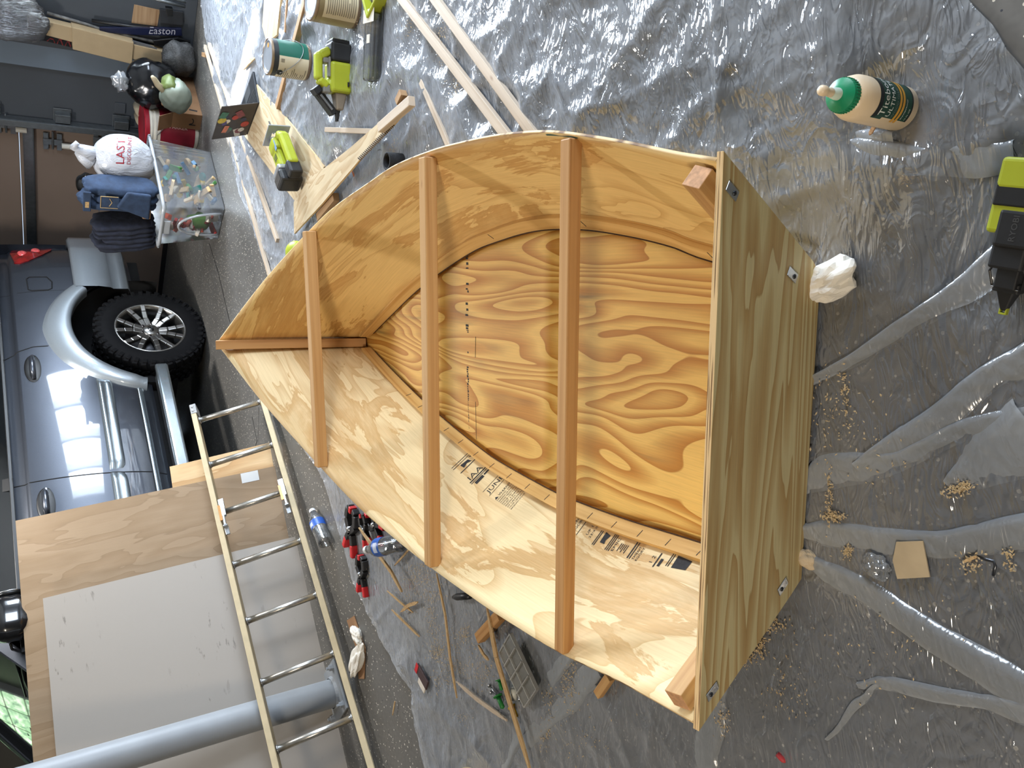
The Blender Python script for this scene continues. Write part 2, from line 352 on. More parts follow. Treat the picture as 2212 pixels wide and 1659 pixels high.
def crack(pix, w, z=.0012):
    mb = MB(); P = [at(*p) for p in pix]; out = []
    for i in range(len(P) - 1):
        k = max(2, int((P[i + 1] - P[i]).length / .03))
        for j in range(k): out.append(P[i].lerp(P[i + 1], j / k) + V((random.uniform(-1, 1), random.uniform(-1, 1), 0)) * (.003 if w < .006 else .001))
    out.append(P[-1]); vs = []
    for i, p in enumerate(out):
        d = (out[min(i + 1, len(out) - 1)] - out[max(i - 1, 0)]).normalized(); n = V((-d.y, d.x, 0)) * w * .5 * (.6 + .8 * random.random())
        vs += [p + n + V((0, 0, z)), p - n + V((0, 0, z))]
    mb.add(vs, [(2 * i, 2 * i + 1, 2 * i + 3, 2 * i + 2) for i in range(len(out) - 1)])
    return mb.build('floor_crack', crackm, floor)
crack([(452, 525), (472, 590), (497, 697)], .010)
crack([(1895, 680), (1925, 715), (1960, 760), (1990, 800), (2020, 845), (2045, 858)], .006)
crack([(2100, 940), (2140, 965), (2165, 990)], .006)
crack([(1670, 410), (1690, 440), (1720, 460), (1735, 500)], .004)
crack([(545, 900), (555, 950), (548, 985)], .006)
crack([(560, 880), (557, 955)], .004)
# front wall in the car's frame: overhead door 1 (closed) up to y = 1.6, a grey pier, then the glass-block window
def wallbox(name, x, y0, y1, z0, z1, mat, t=.12):
    mb = MB(); mb.box(t, y1 - y0, z1 - z0, T((x - t / 2, (y0 + y1) / 2, (z0 + z1) / 2)))
    o = mb.build(name, mat); o.location = CAR_O; o.rotation_euler = (0, 0, CAR_ROT); return struct(o)
wf = wallbox('wall_front', X0, 1.62, 3.06, 0, ZC, wall_grey)
def wchild(name, x, y0, y1, z0, z1, mat, t, parent, bevel=0):
    mb = MB(); mb.box(t, y1 - y0, z1 - z0, T((x - t / 2, (y0 + y1) / 2, (z0 + z1) / 2))); return mb.build(name, mat, parent, bevel=bevel)
wchild('wall_below_window', X0, 3.06, 5.54, 0, .33, wall_grey, .12, wf); wchild('wall_above_window', X0, 3.06, 5.54, 1.63, ZC, wall_grey, .12, wf)
wchild('wall_end', X0, 5.54, Y1, 0, ZC, wall_grey, .12, wf); wchild('wall_header', X0, Y0, 1.62, 2.25, ZC, wall_grey, .12, wf)
wchild('wall_return', X0 + .03, 2.06, 2.24, 0, ZC, plain('wall_light_grey', (104, 116, 128), .55, var=.04, scale=3), .03, wf, .004)
wchild('wall_panel', X0 + .045, 2.24, 3.06, 0, ZC, wall_grey, .045, wf, .004)
# window_1: frame and mullions that break the daylight into four panes
win = MB()
for z in (.35, 1.61): win.box(.14, 2.5, .06, T((X0 - .06, 4.30, z)))
for k in range(5): win.box(.14, .05, 1.26, T((X0 - .06, 3.09 + k * .605, .98)))
w1 = struct(win.build('window_1', plain('window_frame_white', (210, 210, 205), .5))); w1.location = CAR_O; w1.rotation_euler = (0, 0, CAR_ROT)
# the other walls and the ceiling, out of frame but closing the room
def far_wall(name, p, q):
    a, b = car(*p), car(*q); mb = MB(); mb.bar(a + V((0, 0, ZC / 2)), b + V((0, 0, ZC / 2)), .1, ZC); return struct(mb.build(name, wall_pale))

wr_ = MB()
for (xa, xb, za, zb_) in ((X0, -.65, 0, ZC), (2.45, X1, 0, ZC), (-.65, 2.45, 0, .92), (-.65, 2.45, 2.08, ZC)): wr_.box(xb - xa, .1, zb_ - za, T(((xa + xb) / 2, Y1, (za + zb_) / 2)))
for k in range(4): wr_.box(.05, .1, 1.16, T((-.6 + k * 1.0, Y1, 1.5)))
o = struct(wr_.build('wall_right', wall_pale)); o.location = CAR_O; o.rotation_euler = (0, 0, CAR_ROT)
far_wall('wall_back', (X1, Y1), (X1, Y0)); far_wall('wall_left', (X1, Y0), (X0, Y0))
mb = MB(); mb.box(X1 - X0 + .3, Y1 - Y0 + .3, .1, T(((X0 + X1) / 2, (Y0 + Y1) / 2, ZC + .05)))
o = struct(mb.build('ceiling', plain('ceiling_board', (140, 136, 130), .9, var=.03))); o.location = CAR_O; o.rotation_euler = (0, 0, CAR_ROT)
# window_2: daylit glass blocks high on the wall behind the car (it shows as a green reflection in the windshield)
gm, nt, ns, ls, p = newmat('daylit_glass_block'); mp = tc(ns, ls, 'Object'); n = noise(ns, ls, mp, 9, 4, .6, 1.5)
r = ramp(ns, [(.3, S(70, 120, 80)), (.5, S(160, 210, 150)), (.68, S(240, 250, 225))]); ls.new(n.outputs[0], r.inputs[0]); ls.new(r.outputs[0], p.inputs['Emission Color']); setp(p, Emission_Strength=1.5, Roughness=.1); gm.cycles.emission_sampling = 'NONE'
wn = MB(); wn.box(2.5, .06, .9, T((1.7, 0, 2.15)))
w2 = struct(wn.build('window_2', plain('mortar', (150, 150, 146), .8))); w2.location = car(0, Y0 + .08); w2.rotation_euler = (0, 0, CAR_ROT)
gb = None
for i in range(10):
    for j in range(3):
        b = MB(); b.box(.225, .05, .26, T((.6 + i * .245, .03, 1.87 + j * .28)))
        b.build('glass_block', gm, w2, bevel=.012)
# closed overhead door behind the car
door = bpy.data.objects.new('door_1', None); COL.objects.link(door); door.location = CAR_O; door.rotation_euler = (0, 0, CAR_ROT); door['kind'] = 'structure'
tan = plain('door_tan_paint', (122, 106, 94), .6, var=.05, scale=2); zinc = plain('zinc_steel', (118, 122, 124), .38, .85, var=.12, scale=30)
for k in range(4):
    z0 = .015 + k * .56
    mb = MB(); mb.box(.05, 4.05, .555, T((X0 - .03, -.43, z0 + .278))); mb.build('door_panel', tan, door, bevel=.006)
for z in (1.075, 2.15):
    mb = MB(); mb.box(.035, 4.0, .012, T((X0 + .012, -.43, z - .03))); mb.box(.035, 4.0, .012, T((X0 + .012, -.43, z + .03))); mb.box(.006, 4.0, .06, T((X0 + .03, -.43, z)))
    mb.build('door_strut', zinc, door, bevel=.002)
mb = MB(); mb.box(.05, 4.05, .05, T((X0 - .02, -.43, .015))); mb.build('bottom_seal', plain('black_rubber', (20, 20, 21), .6), door)
for y, z in ((1.44, .915), (1.55, 1.215), (.2, .575), (-1, .575), (1.50, .575)):
    h = MB(); h.box(.012, .15, .035, T((X0 + .01, y, z + .045)), 0); h.box(.012, .15, .035, T((X0 + .01, y, z - .045)), 0); h.box(.016, .05, .13, T((X0 + .016, y, z)))
    h.tube([(X0 + .025, y - .06, z), (X0 + .025, y + .1, z)], .008, 8); hg = h.build('hinge', zinc, door, bevel=.002)
    r = MB(); r.tube([(X0 + .03, y - .02, z - .06), (X0 + .03, y - .02, z - .13)], .022, 10); r.build('roller', plain('nylon_white', (196, 192, 180), .5), hg)
mb = MB(); mb.box(.055, .012, 2.3, T((X0 + .045, 1.63, 1.15))); mb.box(.012, .05, 2.3, T((X0 + .075, 1.61, 1.15))); mb.box(.012, .05, 2.3, T((X0 + .015, 1.61, 1.15))); trk = mb.build('track', zinc, door, bevel=.002)
for z in (.45, .85, 1.3):
    b = MB(); b.box(.05, .07, .10, T((X0 + .04, 1.68, z))); b.box(.01, .12, .12, T((X0 + .012, 1.68, z))); b.build('track_bracket', zinc, door, bevel=.003)
wall_box = MB(); wall_box.box(.012, .09, .075, T((X0 + .006, 1.80, .46))); wall_box.build('cover_plate', wall_grey, wf, bevel=.003)

# ================================================================ clear polythene sheeting on the floor
def vnoise(x, y, seed):
    xi = np.floor(x).astype(np.int64); yi = np.floor(y).astype(np.int64); xf = x - xi; yf = y - yi
    def h(i, j):
        n = (i * 374761393 + j * 668265263 + seed * 974711) & 0x7fffffff; n = ((n ^ (n >> 13)) * 1274126177) & 0x7fffffff
        return ((n ^ (n >> 16)) & 0xffff) / 65535.
    sx = xf * xf * (3 - 2 * xf); sy = yf * yf * (3 - 2 * yf)
    return (h(xi, yi) * (1 - sx) + h(xi + 1, yi) * sx) * (1 - sy) + (h(xi, yi + 1) * (1 - sx) + h(xi + 1, yi + 1) * sx) * sy
def ridge(x, y, seed, p=2.0): return (1 - np.abs(2 * vnoise(x, y, seed) - 1)) ** p
CALM = []                                     # (x, y, radius): flat spots where things rest on the sheet
def calm_px(px, py, r): q = at(px, py); CALM.append((q.x, q.y, r))
SHEET_EDGE = [at(430, -60), at(452, 100), at(485, 230), at(520, 400), at(580, 590), at(640, 760), at(640, 930), at(705, 1035), at(762, 1250), at(835, 1395), at(893, 1490), at(905, 1570), at(940, 1700), V((-1.9, 2.3, 0)),
              V((-1.6, .9, 0)), V((-.9, .25, 0)), V((.25, .28, 0)), at(2230, 165), at(2185, 110), at(2150, 55), at(2105, 12), at(2080, -30), V((.95, .55, 0)), V((2.2, 1.4, 0)), V((3.1, 3.0, 0))]
def inside(px, py, poly):
    c = np.zeros(px.shape, bool); n = len(poly)
    for i in range(n):
        a, b = poly[i], poly[i - 1]
        k = ((a.y > py) != (b.y > py)) & (px < (b.x - a.x) * (py - a.y) / ((b.y - a.y) + 1e-12) + a.x); c ^= k
    return c
def sheet_height(x, y):
    wx = x + .10 * vnoise(x * 3, y * 3, 1) + .03 * vnoise(x * 9, y * 9, 2); wy = y + .10 * vnoise(x * 3 + 7, y * 3, 3) + .03 * vnoise(x * 9, y * 9 + 5, 4)
    big = np.clip((x + .25 * y - .15) / .7, .0, 1)              # the right-hand half is far more rumpled
    mid = np.clip((1.35 - y) / .5, 0, 1) * .55                  # nearest the viewer: long soft folds
    amp = .30 + .95 * big + mid * .2 + .75 * np.clip((-.85 - x) / .25, 0, 1)
    c, s_ = math.cos(.75), math.sin(.75)
    h = .010 * ridge((wx * c + wy * s_) * 3.4, (wy * c - wx * s_) * 1.5, 5, 2.2)
    h += .0085 * ridge((wx * .3 + wy * .95) * 2.0, (wx * .95 - wy * .3) * 5.0, 6, 2.5)
    h += .0060 * ridge(wx * 9, wy * 5, 7, 2.0) + .0045 * ridge(wx * 6 + wy * 4, wy * 13 - wx * 6, 8, 2.0) + .0022 * ridge(wx * 26, wy * 21, 9, 1.6)
    h += .0016 * ridge(wx * 40 + wy * 12, wy * 34, 10, 1.5)
    h *= amp
    for k in range(190):                                        # single creases
        ang = RNG.uniform(0, math.pi) if k % 3 else RNG.normal(.9, .35); cx, cy = RNG.uniform(-1.7, 2.8), RNG.uniform(.3, 5.3); L = RNG.uniform(.08, .45); wd = RNG.uniform(.004, .011); a = RNG.uniform(.002, .007)
        if k > 120: cx, cy, L, wd, a = RNG.uniform(-1.2, 1.0), RNG.uniform(.35, 1.6), RNG.uniform(.06, .3), RNG.uniform(.003, .006), RNG.uniform(.002, .005)
        u = (x - cx) * math.cos(ang) + (y - cy) * math.sin(ang); v = -(x - cx) * math.sin(ang) + (y - cy) * math.cos(ang) + .03 * np.sin(u * 6 + k)
        msk = (np.abs(u) < L) & (np.abs(v) < .08); q = np.zeros_like(x); q[msk] = a * np.exp(-np.abs(v[msk]) / wd) * (1 - (u[msk] / L) ** 2); h += q
    for (cx, cy, r) in CALM:
        d = np.hypot(x - cx, y - cy); h *= np.clip((d - r) / .05, .08, 1)
    return h + .002
def build_sheet():
    st = .0095; xs = np.arange(-1.95, 3.15, st); ys = np.arange(.22, 5.75, st); X, Y = np.meshgrid(xs, ys, indexing='ij')
    x, y = X.ravel(), Y.ravel(); jx = x + RNG.uniform(-.002, .002, x.shape); jy = y + RNG.uniform(-.002, .002, y.shape)
    z = sheet_height(jx, jy)
    # under the boat the film is pressed flat
    u = (jx - BOAT_M.x) * BOAT_AX.x + (jy - BOAT_M.y) * BOAT_AX.y; v = (jx - BOAT_M.x) * BOAT_N.x + (jy - BOAT_M.y) * BOAT_N.y
    hw = np.interp(u, [-.02, 0, .3, .8, 1.4, 1.8, 2.2, 2.22], [0, .31, .36, .42, .33, .2, .0, 0]); z = np.where((u > -.02) & (u < 2.2) & (np.abs(v - .04) < hw + .02), .0012, z)
    ok = inside(jx, jy, SHEET_EDGE); nx, ny = X.shape; idx = np.arange(nx * ny).reshape(nx, ny)
    a, b, c, d = idx[:-1, :-1].ravel(), idx[1:, :-1].ravel(), idx[1:, 1:].ravel(), idx[:-1, 1:].ravel()
    keep = ok[a] | ok[b] | ok[c] | ok[d]
    out = np.zeros(nx * ny, bool); kf_ = np.stack([a, b, c, d], 1)[keep].ravel(); out[kf_] = True; out &= ~ok; oi = np.nonzero(out)[0]; best = np.full(len(oi), 1e9); bxy = np.zeros((len(oi), 2))
    for i in range(len(SHEET_EDGE)):                            # cut edge: pull the outermost vertices on to the outline
        A_, B_ = SHEET_EDGE[i - 1], SHEET_EDGE[i]; dx, dy = B_.x - A_.x, B_.y - A_.y; t = np.clip(((jx[oi] - A_.x) * dx + (jy[oi] - A_.y) * dy) / (dx * dx + dy * dy), 0, 1); ex, ey = A_.x + t * dx, A_.y + t * dy; dd = (ex - jx[oi]) ** 2 + (ey - jy[oi]) ** 2
        m_ = dd < best; best[m_] = dd[m_]; bxy[m_, 0] = ex[m_]; bxy[m_, 1] = ey[m_]
    jx[oi] = bxy[:, 0]; jy[oi] = bxy[:, 1]
    faces = np.stack([a, b, c, d], 1)[keep]
    used = np.unique(faces); remap = np.full(nx * ny, -1); remap[used] = np.arange(len(used)); faces = remap[faces]
    co = np.stack([jx, jy, z], 1)[used].astype(np.float32)
    me = bpy.data.meshes.new('sheet_film'); me.vertices.add(len(co)); me.vertices.foreach_set('co', co.ravel())
    me.loops.add(faces.size); me.loops.foreach_set('vertex_index', faces.ravel().astype(np.int32)); me.polygons.add(len(faces))
    me.polygons.foreach_set('loop_start', np.arange(0, faces.size, 4, dtype=np.int32)); me.polygons.foreach_set('loop_total', np.full(len(faces), 4, np.int32))
    me.polygons.foreach_set('use_smooth', np.ones(len(faces), bool)); me.update(calc_edges=True); me.materials.append(film('polythene', .17, .14, .10, slant=.72, hazecol=(.82, .86, .93), bstr=.44, bscale=25))
    root = thing('plastic_sheet', 'crumpled clear plastic sheeting spread over the garage floor under the boat', 'plastic sheet', (0, 0, 0))
    o = bpy.data.objects.new('sheet_film', me); COL.objects.link(o); o.parent = root
    return root
def fold(root, pix, widths, lift=.018, mat=None, z0=.006, twist=0.):
    """a doubled-over pleat standing up from the sheet"""
    P = [at(px, py, .012) for px, py in pix]; n = 14; pts = []; ws = []
    seg = []
    for i in range(len(P) - 1):
        for j in range(n): t = j / n; pts.append(P[i].lerp(P[i + 1], t)); ws.append(widths[i] * (1 - t) + widths[i + 1] * t)
    pts.append(P[-1]); ws.append(widths[-1])
    for _ in range(6): pts = [pts[0]] + [(pts[i - 1] + pts[i] * 2 + pts[i + 1]) / 4 for i in range(1, len(pts) - 1)] + [pts[-1]]
    mb = MB(); K = 8; sd = random.random() * 9
    def fn(a, b):
        i = min(int(a * (len(pts) - 1) + 1e-6), len(pts) - 1); d = (pts[min(i + 1, len(pts) - 1)] - pts[max(i - 1, 0)]).normalized(); nn = V((-d.y, d.x, 0)); s = b * 2 - 1
        zz = lift * (.62 + .38 * s) * (1 - abs(s) ** 7) * (.85 + .2 * math.sin(a * 7 + sd)) + .0007 * math.sin(a * 50 + s * 4 + sd)
        p = pts[i] + nn * (s * ws[i] * .62 + .002 * math.sin(a * 13 + sd)); return (p.x, p.y, z0 + max(zz, 0))
    mb.grid(fn, len(pts) - 1, K)
    o = mb.build('fold', mat or MATS['polythene_fold'], root, smooth=True); return o
# ================================================================ the plywood boat
AL, HEEL = math.radians(9.59), math.radians(.994)
BOAT_M = V((-.135, .966, .03)); BOAT_AX = V((math.sin(AL), math.cos(AL), 0)); _n = BOAT_AX.cross(V((0, 0, 1)))
BOAT_N = _n * math.cos(HEEL) + V((0, 0, math.sin(HEEL))); _u2 = BOAT_N.cross(BOAT_AX)
# local frame: x = starboard (viewer's right), y = towards the bow, z = up
BOAT_MAT = Matrix(((BOAT_N.x, BOAT_AX.x, _u2.x, BOAT_M.x), (BOAT_N.y, BOAT_AX.y, _u2.y, BOAT_M.y), (BOAT_N.z, BOAT_AX.z, _u2.z, BOAT_M.z), (0, 0, 0, 1)))
pine_in = (226, 178, 104); pine_dk = (186, 122, 52)
ply_bottom = ply('fir_plywood_bottom', (240, 194, 106), (196, 132, 50), (1.0, 4.6), 17, seed=2.3, dist=.35, detail=1.6, stain=.75, soft=.5)
ply_star = blotch('fir_plywood_starboard', (238, 200, 130), (196, 142, 74), 5.1, (1.7, 9.0), amt=.75)
ply_port = blotch('fir_plywood_port', (236, 212, 164), (200, 156, 96), 9.4, (1.7, 8.0), amt=.8)
ply_trans = ply('fir_plywood_transom', (208, 194, 148), (180, 150, 98), (.6, 5.6), 15, seed=14.2, dist=.5, soft=.45)
edge_lam = laminate('plywood_edge', (222, 190, 140), (120, 88, 56), 380)
lum = lumber('fir_lumber', (202, 160, 106), (172, 126, 76), 60, seed=1)
lum2 = lumber('fir_lumber_dark', (194, 148, 94), (162, 114, 66), 55, seed=3)
endg = plain('end_grain', (186, 140, 100), .8, var=.25, scale=90)
ink = plain('stamp_ink', (44, 44, 46), .8, var=.3, scale=120)
steel = plain('bright_steel', (176, 178, 180), .28, .95, var=.08, scale=40)
def curve(pts, n):
    """Catmull-Rom through pts, resampled evenly"""
    P = [V(p) for p in pts]; Q = [P[0] * 2 - P[1]] + P + [P[-1] * 2 - P[-2]]; out = []
    for i in range(1, len(Q) - 2):
        for k in range(24):
            t = k / 24; a, b, c, d = Q[i - 1:i + 3]
            out.append(.5 * ((2 * b) + (c - a) * t + (2 * a - 5 * b + 4 * c - d) * t * t + (3 * b - a - 3 * c + d) * t ** 3))
    out.append(P[-1]); L = [0]
    for i in range(1, len(out)): L.append(L[-1] + (out[i] - out[i - 1]).length)
    res = []; j = 0
    for k in range(n + 1):
        s = L[-1] * k / n
        while j < len(L) - 2 and L[j + 1] < s: j += 1
        res.append(out[j].lerp(out[j + 1], (s - L[j]) / max(L[j + 1] - L[j], 1e-9)))
    return res, L[-1]
sheer_s = [(-.042, .488, .32), (.07, .513, .299), (.218, .551, .276), (.39, .591, .254), (.519, .617, .241), (.659, .635, .231), (.813, .647, .224), (.978, .651, .223), (1.12, .649, .227), (1.333, .629, .243), (1.503, .587, .264), (1.721, .518, .305), (1.887, .432, .349), (2.098, .292, .42), (2.247, .163, .484), (2.391, .015, .557)]
sheer_p = [(-.042, -.488, .32), (.2, -.538, .279), (.443, -.592, .248), (.65, -.618, .231), (.857, -.63, .223), (1.146, -.622, .228), (1.39, -.588, .25), (1.605, -.537, .281), (1.839, -.434, .335), (2.172, -.221, .451), (2.384, -.015, .553)]
chine_s = [(0, .300, 0), (.261, .350, -.006), (.36, .378, -.01), (.518, .407, -.014), (.706, .430, -.017), (.91, .434, -.018), (1.105, .411, -.016), (1.298, .372, -.013), (1.634, .258, -.006), (1.9, .142, -.002), (2.19, .012, 0)]
chine_p = [(0, -.304, 0), (.268, -.317, -.006), (.49, -.332, -.013), (.68, -.338, -.017), (.809, -.337, -.018), (1.093, -.311, -.016), (1.219, -.289, -.014), (1.442, -.236, -.009), (1.64, -.185, -.006), (1.92, -.098, -.002), (2.18, -.012, 0)]
sw = lambda L: [(v, u, z) for u, v, z in L]
NS = 72
SH = {}; CH = {}
for k, a, b in ((1, sheer_s, chine_s), (-1, sheer_p, chine_p)):
    SH[k], LS = curve(sw(a), NS); CH[k], LC = curve(sw(b), NS)
def panel(k, a, b):                           # a: 0 stern..1 bow, b: 0 chine..1 sheer
    f = a * NS; i = min(int(f), NS - 1); t = f - i
    p, q = CH[k][i].lerp(CH[k][i + 1], t), SH[k][i].lerp(SH[k][i + 1], t)
    r = p.lerp(q, b); return r + V((k, 0, 0)) * .010 * math.sin(math.pi * b) * math.sin(math.pi * a)
def pnorm(k, a, b):                           # inward normal of a side panel
    e = .004; du = panel(k, min(a + e, 1), b) - panel(k, max(a - e, 0), b); dv = panel(k, a, min(b + e, 1)) - panel(k, a, max(b - e, 0))
    n = du.cross(dv).normalized(); return n if n.x * k < 0 else -n
boat = thing('plywood_boat', 'unfinished plywood rowing boat hull with three wooden cross braces on the floor', 'boat', mat=BOAT_MAT)
# bottom
mb = MB(); NV = 24
mb.grid(lambda a, b: tuple(panel(-1, a, 0).lerp(panel(1, a, 0), b)), NS, NV, uvfn=lambda a, b: (panel(1, a, 0).y, (panel(-1, a, 0).lerp(panel(1, a, 0), b)).x))
mb.build('bottom_panel', [ply_bottom, edge_lam], boat, smooth=True, solid=.009, offset=1, rim=1)
# sides
for k, mat in ((1, ply_star), (-1, ply_port)):
    mb = MB(); mb.grid(lambda a, b: tuple(panel(k, a, b)), NS, 14, uvfn=lambda a, b: (a * 2.6, b * (.36 + .2 * a * a)))
    o = mb.build('side_panel', [mat, edge_lam], boat, smooth=True)
    md = o.modifiers.new('solid', 'SOLIDIFY'); md.thickness = .007; md.offset = 1 if k < 0 else -1; md.material_offset_rim = 1
    # make sure the thickness grows outwards
    me = o.data; n0 = me.polygons[len(me.polygons) // 2].normal
    md.offset = 1 if n0.x * k > 0 else -1
    # chine log: batten along the inner foot of the side, saw-kerfed so that it bends
    cl = MB(); LW, TW = .11, .017; rows = []
    for i in range(NS):
        a = i / NS * .985; p0 = panel(k, a, .005); n = pnorm(k, a, .05); w1 = min(.040 / max((panel(k, a, 1) - panel(k, a, 0)).length, .1), .3); p1 = panel(k, a, w1)
        rows.append((p0 + n * .0005, p1 + n * .0005, p1 + n * TW, p0 + n * TW + (p0 - p1) * .0))
    vs = [tuple(p) for r in rows for p in r]; fs = []; uvs = []
    for i in range(NS - 1):
        for j in range(4):
            j2 = (j + 1) % 4; fs.append((i * 4 + j, i * 4 + j2, i * 4 + 4 + j2, i * 4 + 4 + j)); uvs.append([(i * .034, j * .04), (i * .034, j * .04 + .04), (i * .034 + .034, j * .04 + .04), (i * .034 + .034, j * .04)])
    fs += [(0, 3, 2, 1), tuple((NS - 1) * 4 + j for j in range(4))]; uvs += [[(0, 0)] * 4] * 2
    cl.add(vs, fs, uvs); log = cl.build('chine_log', lumber('chine_pine_%d' % k, (226, 184, 116), (194, 144, 78), 50, seed=k + 6.), boat)
    bm_ = bmesh.new(); bm_.from_mesh(log.data); bmesh.ops.recalc_face_normals(bm_, faces=bm_.faces); bm_.to_mesh(log.data); bm_.free()
    kf = MB()                                 # kerf cuts and pencil line
    for a in np.arange(.1, .8, .045 if k < 0 else .2):
        w1 = .040 / (panel(k, a, 1) - panel(k, a, 0)).length; n = pnorm(k, a, .05); q0 = panel(k, a, w1 * .35) + n * (TW + .0004); q1 = panel(k, a + .002, w1 * .85) + n * (TW + .0004)
        kf.bar(q0, q1, .0016, .0008, n)
    kf.build('saw_kerfs', ink, log)['kind'] = 'stuff'
    kl = MB(); kl.tube([panel(k, i / 60 * .95, .0) + pnorm(k, i / 60 * .95, .05) * (TW + .0005) + V((0, 0, .001)) for i in range(61)], .0018, 4); kl.build('glue_line', plain('dark_gap', (60, 36, 18), .9), log)
# green marker smear under the starboard gunwale
mb = MB(); mb.grid(lambda a, b: tuple(panel(1, .175 + a * .05, .972 + b * (.010 + .006 * math.sin(a * 9))) + pnorm(1, .2, .98) * .0008), 16, 1); mb.build('marker_smear', plain('marker_green', (30, 84, 80), .6), boat)
# stem post
s0, s1 = V((0, 2.165, .004)), V((0, 2.372, .573))
mb = MB(); d = (s1 - s0).normalized(); mb.bar(s0, s1, .036, .03, (0, -1, .3), ends=1); mb.build('stem_post', [lum2, endg], boat, bevel=.0015)
# transom: flared trapezium of half-inch ply, leaning slightly aft
tu = V((0, -.041, .32)).normalized(); TM = Matrix(((1, 0, 0, 0), (0, tu.y, -tu.z, 0), (0, tu.z, tu.y, 0), (0, 0, 0, 1)))   # columns: x, up, outwards (aft)
TM = Matrix(((1, 0, 0, 0), (0, tu.y, -tu.z, -.001), (0, tu.z, tu.y, -.006), (0, 0, 0, 1)))
TO = [(-.306, -.008), (.302, -.008), (.330, .020), (.503, .326), (-.503, .326), (-.33, .03)]
mb = MB(); mb.prism(TO, .013, TM, 0, 1); tr = mb.build('transom', [ply_trans, edge_lam], boat, bevel=.0008)
# cleats up the inner corners of the transom, sawn ends showing at the top
for k in (1, -1):
    a = panel(k, .004, .12); b = panel(k, .004, .97); n = pnorm(k, .02, .5); off = n * .021 + V((0, .022, 0))
    mb = MB(); mb.bar(a + off, b + off, .042, .040, n, ends=1); mb.build('corner_cleat', [lum, endg], boat, bevel=.0015)
# cross braces between the gunwales
for (ps, pp, wd, mt) in (((.434, .597, .247), (.434, -.589, .247), .034, lum2), ((1.141, .640, .228), (1.141, -.617, .228), .040, lum), ((1.852, .452, .345), (1.832, -.433, .338), .040, lum)):
    p, q = V((ps[1] - .006, ps[0], ps[2] - .002)), V((pp[1] + .006, pp[0], pp[2] - .002))
    mb = MB(); mb.bar(q, p, wd, wd, (0, 0, 1), ends=1); mb.build('cross_brace', [mt, endg], boat, bevel=.003)
# tie plates with screws on the outside of the transom
def plate(px, py, ang):
    """find where the photo's pixel meets the outer transom face"""
    inv = BOAT_MAT.inverted(); d = _F + _R * ((829.5 - py) / F_PX) + _U * ((1106 - px) / F_PX); o = inv @ CAM; dd = inv.to_3x3() @ d
    ti = TM.inverted(); o2 = ti @ o; d2 = ti.to_3x3() @ dd; t = (.0135 - o2.z) / d2.z; q = o2 + d2 * t
    m = TM @ T((q.x, q.y, .0145)) @ RZ(ang); b = MB(); b.box(.034, .018, .002, m); pl = b.build('tie_plate', steel, boat, bevel=.0008)
    s = MB(); s.lathe([(.0045, 0), (.004, .0018), (0, .0026)], 10, m @ T((-.006, 0, .001))); s.build('screw', plain('dark_steel', (60, 62, 66), .35, .9), pl, smooth=True)
plate(1581, 413, 1.05); plate(1711, 594, 1.1); plate(1690, 1267, -1.0); plate(1538, 1494, -1.1)
# stamps printed on the veneer: lettering runs from the gunwale towards the keel, lines stack towards the stern
def on_port(s0, b0):
    L = 2.62
    def fn(x, y):                             # x: reading direction, y: up in the lettering (towards the bow)
        x, y = x * 1.3 - .026, y * 1.25; a = s0 + y / L; h = (panel(-1, a, 1) - panel(-1, a, 0)).length; b = b0 - x / h
        return panel(-1, a, b) + pnorm(-1, a, b) * .0007
    return fn
def port_ab(px, py):                          # pixel -> (a, b) on the port side panel by search
    best = None
    for i in range(0, 241):
        for j in range(0, 61, 2):
            p = BOAT_MAT @ panel(-1, i / 240, j / 60); v = p - CAM; wz = v.dot(_F); x = 1106 - F_PX * v.dot(_U) / wz; y = 829.5 - F_PX * v.dot(_R) / wz
            e = (x - px) ** 2 + (y - py) ** 2
            if best is None or e < best[0]: best = (e, i / 240, j / 60)
    return best[1], best[2]
_cache = {}
def PX(px, py):
    if (px, py) not in _cache: _cache[(px, py)] = port_ab(px, py)
    return _cache[(px, py)]
def rect(mb, fn, x0, y0, x1, y1, n=4):
    for i in range(n):
        xa, xb = x0 + (x1 - x0) * i / n, x0 + (x1 - x0) * (i + 1) / n; mb.add([tuple(fn(*q)) for q in ((xa, y0), (xb, y0), (xb, y1), (xa, y1))], [(0, 1, 2, 3)])
def blob(mb, fn, pts): mb.add([tuple(fn(*p)) for p in pts], [tuple(range(len(pts)))])
st = MB()
f = on_port(*PX(992, 1003)); rect(st, f, 0, .012, .075, .0145); rect(st, f, 0, 0.002, .075, .0045)
blob(st, f, [(.02, -.004), (.045, -.008), (.048, -.026), (.036, -.018), (.022, -.024)]); blob(st, f, [(.05, -.002), (.072, -.004), (.070, -.016), (.058, -.012)])
rect(st, f, .005, -.030, .075, -.0335)
f = on_port(*PX(1012, 1022)); lettering(st, 'IAA', f, .030, .004, -.034); rect(st, f, 0, -.038, .08, -.043); rect(st, f, 0, -.047, .08, -.050)
rect(st, f, .008, -.053, .035, -.066); rect(st, f, .038, -.055, .07, -.062)
f = on_port(*PX(1056, 1048)); rect(st, f, 0, .002, .062, .0036); lettering(st, "JUNE '", f, .024, .006, -.022); rect(st, f, 0, -.030, .062, -.0316)
f = on_port(*PX(1080, 1064)); y = -.012; lettering(st, 'WARNING', f, .0125, .014, y, width=.052); blob(st, f, [(0, y), (.011, y), (.0055, y + .010)])
for ln in ('DRILLING, SAWING,', 'SANDING OR MACHINING', 'WOOD PRODUCTS CAN', 'EXPOSE YOU TO WOOD', 'DUST, A SUBSTANCE', 'KNOWN TO THE STATE', 'OF CALIFORNIA TO', 'CAUSE CANCER. AVOID', 'INHALING WOOD DUST'):
    y -= .0088; lettering(st, ln, f, .0072, 0, y, width=.066)
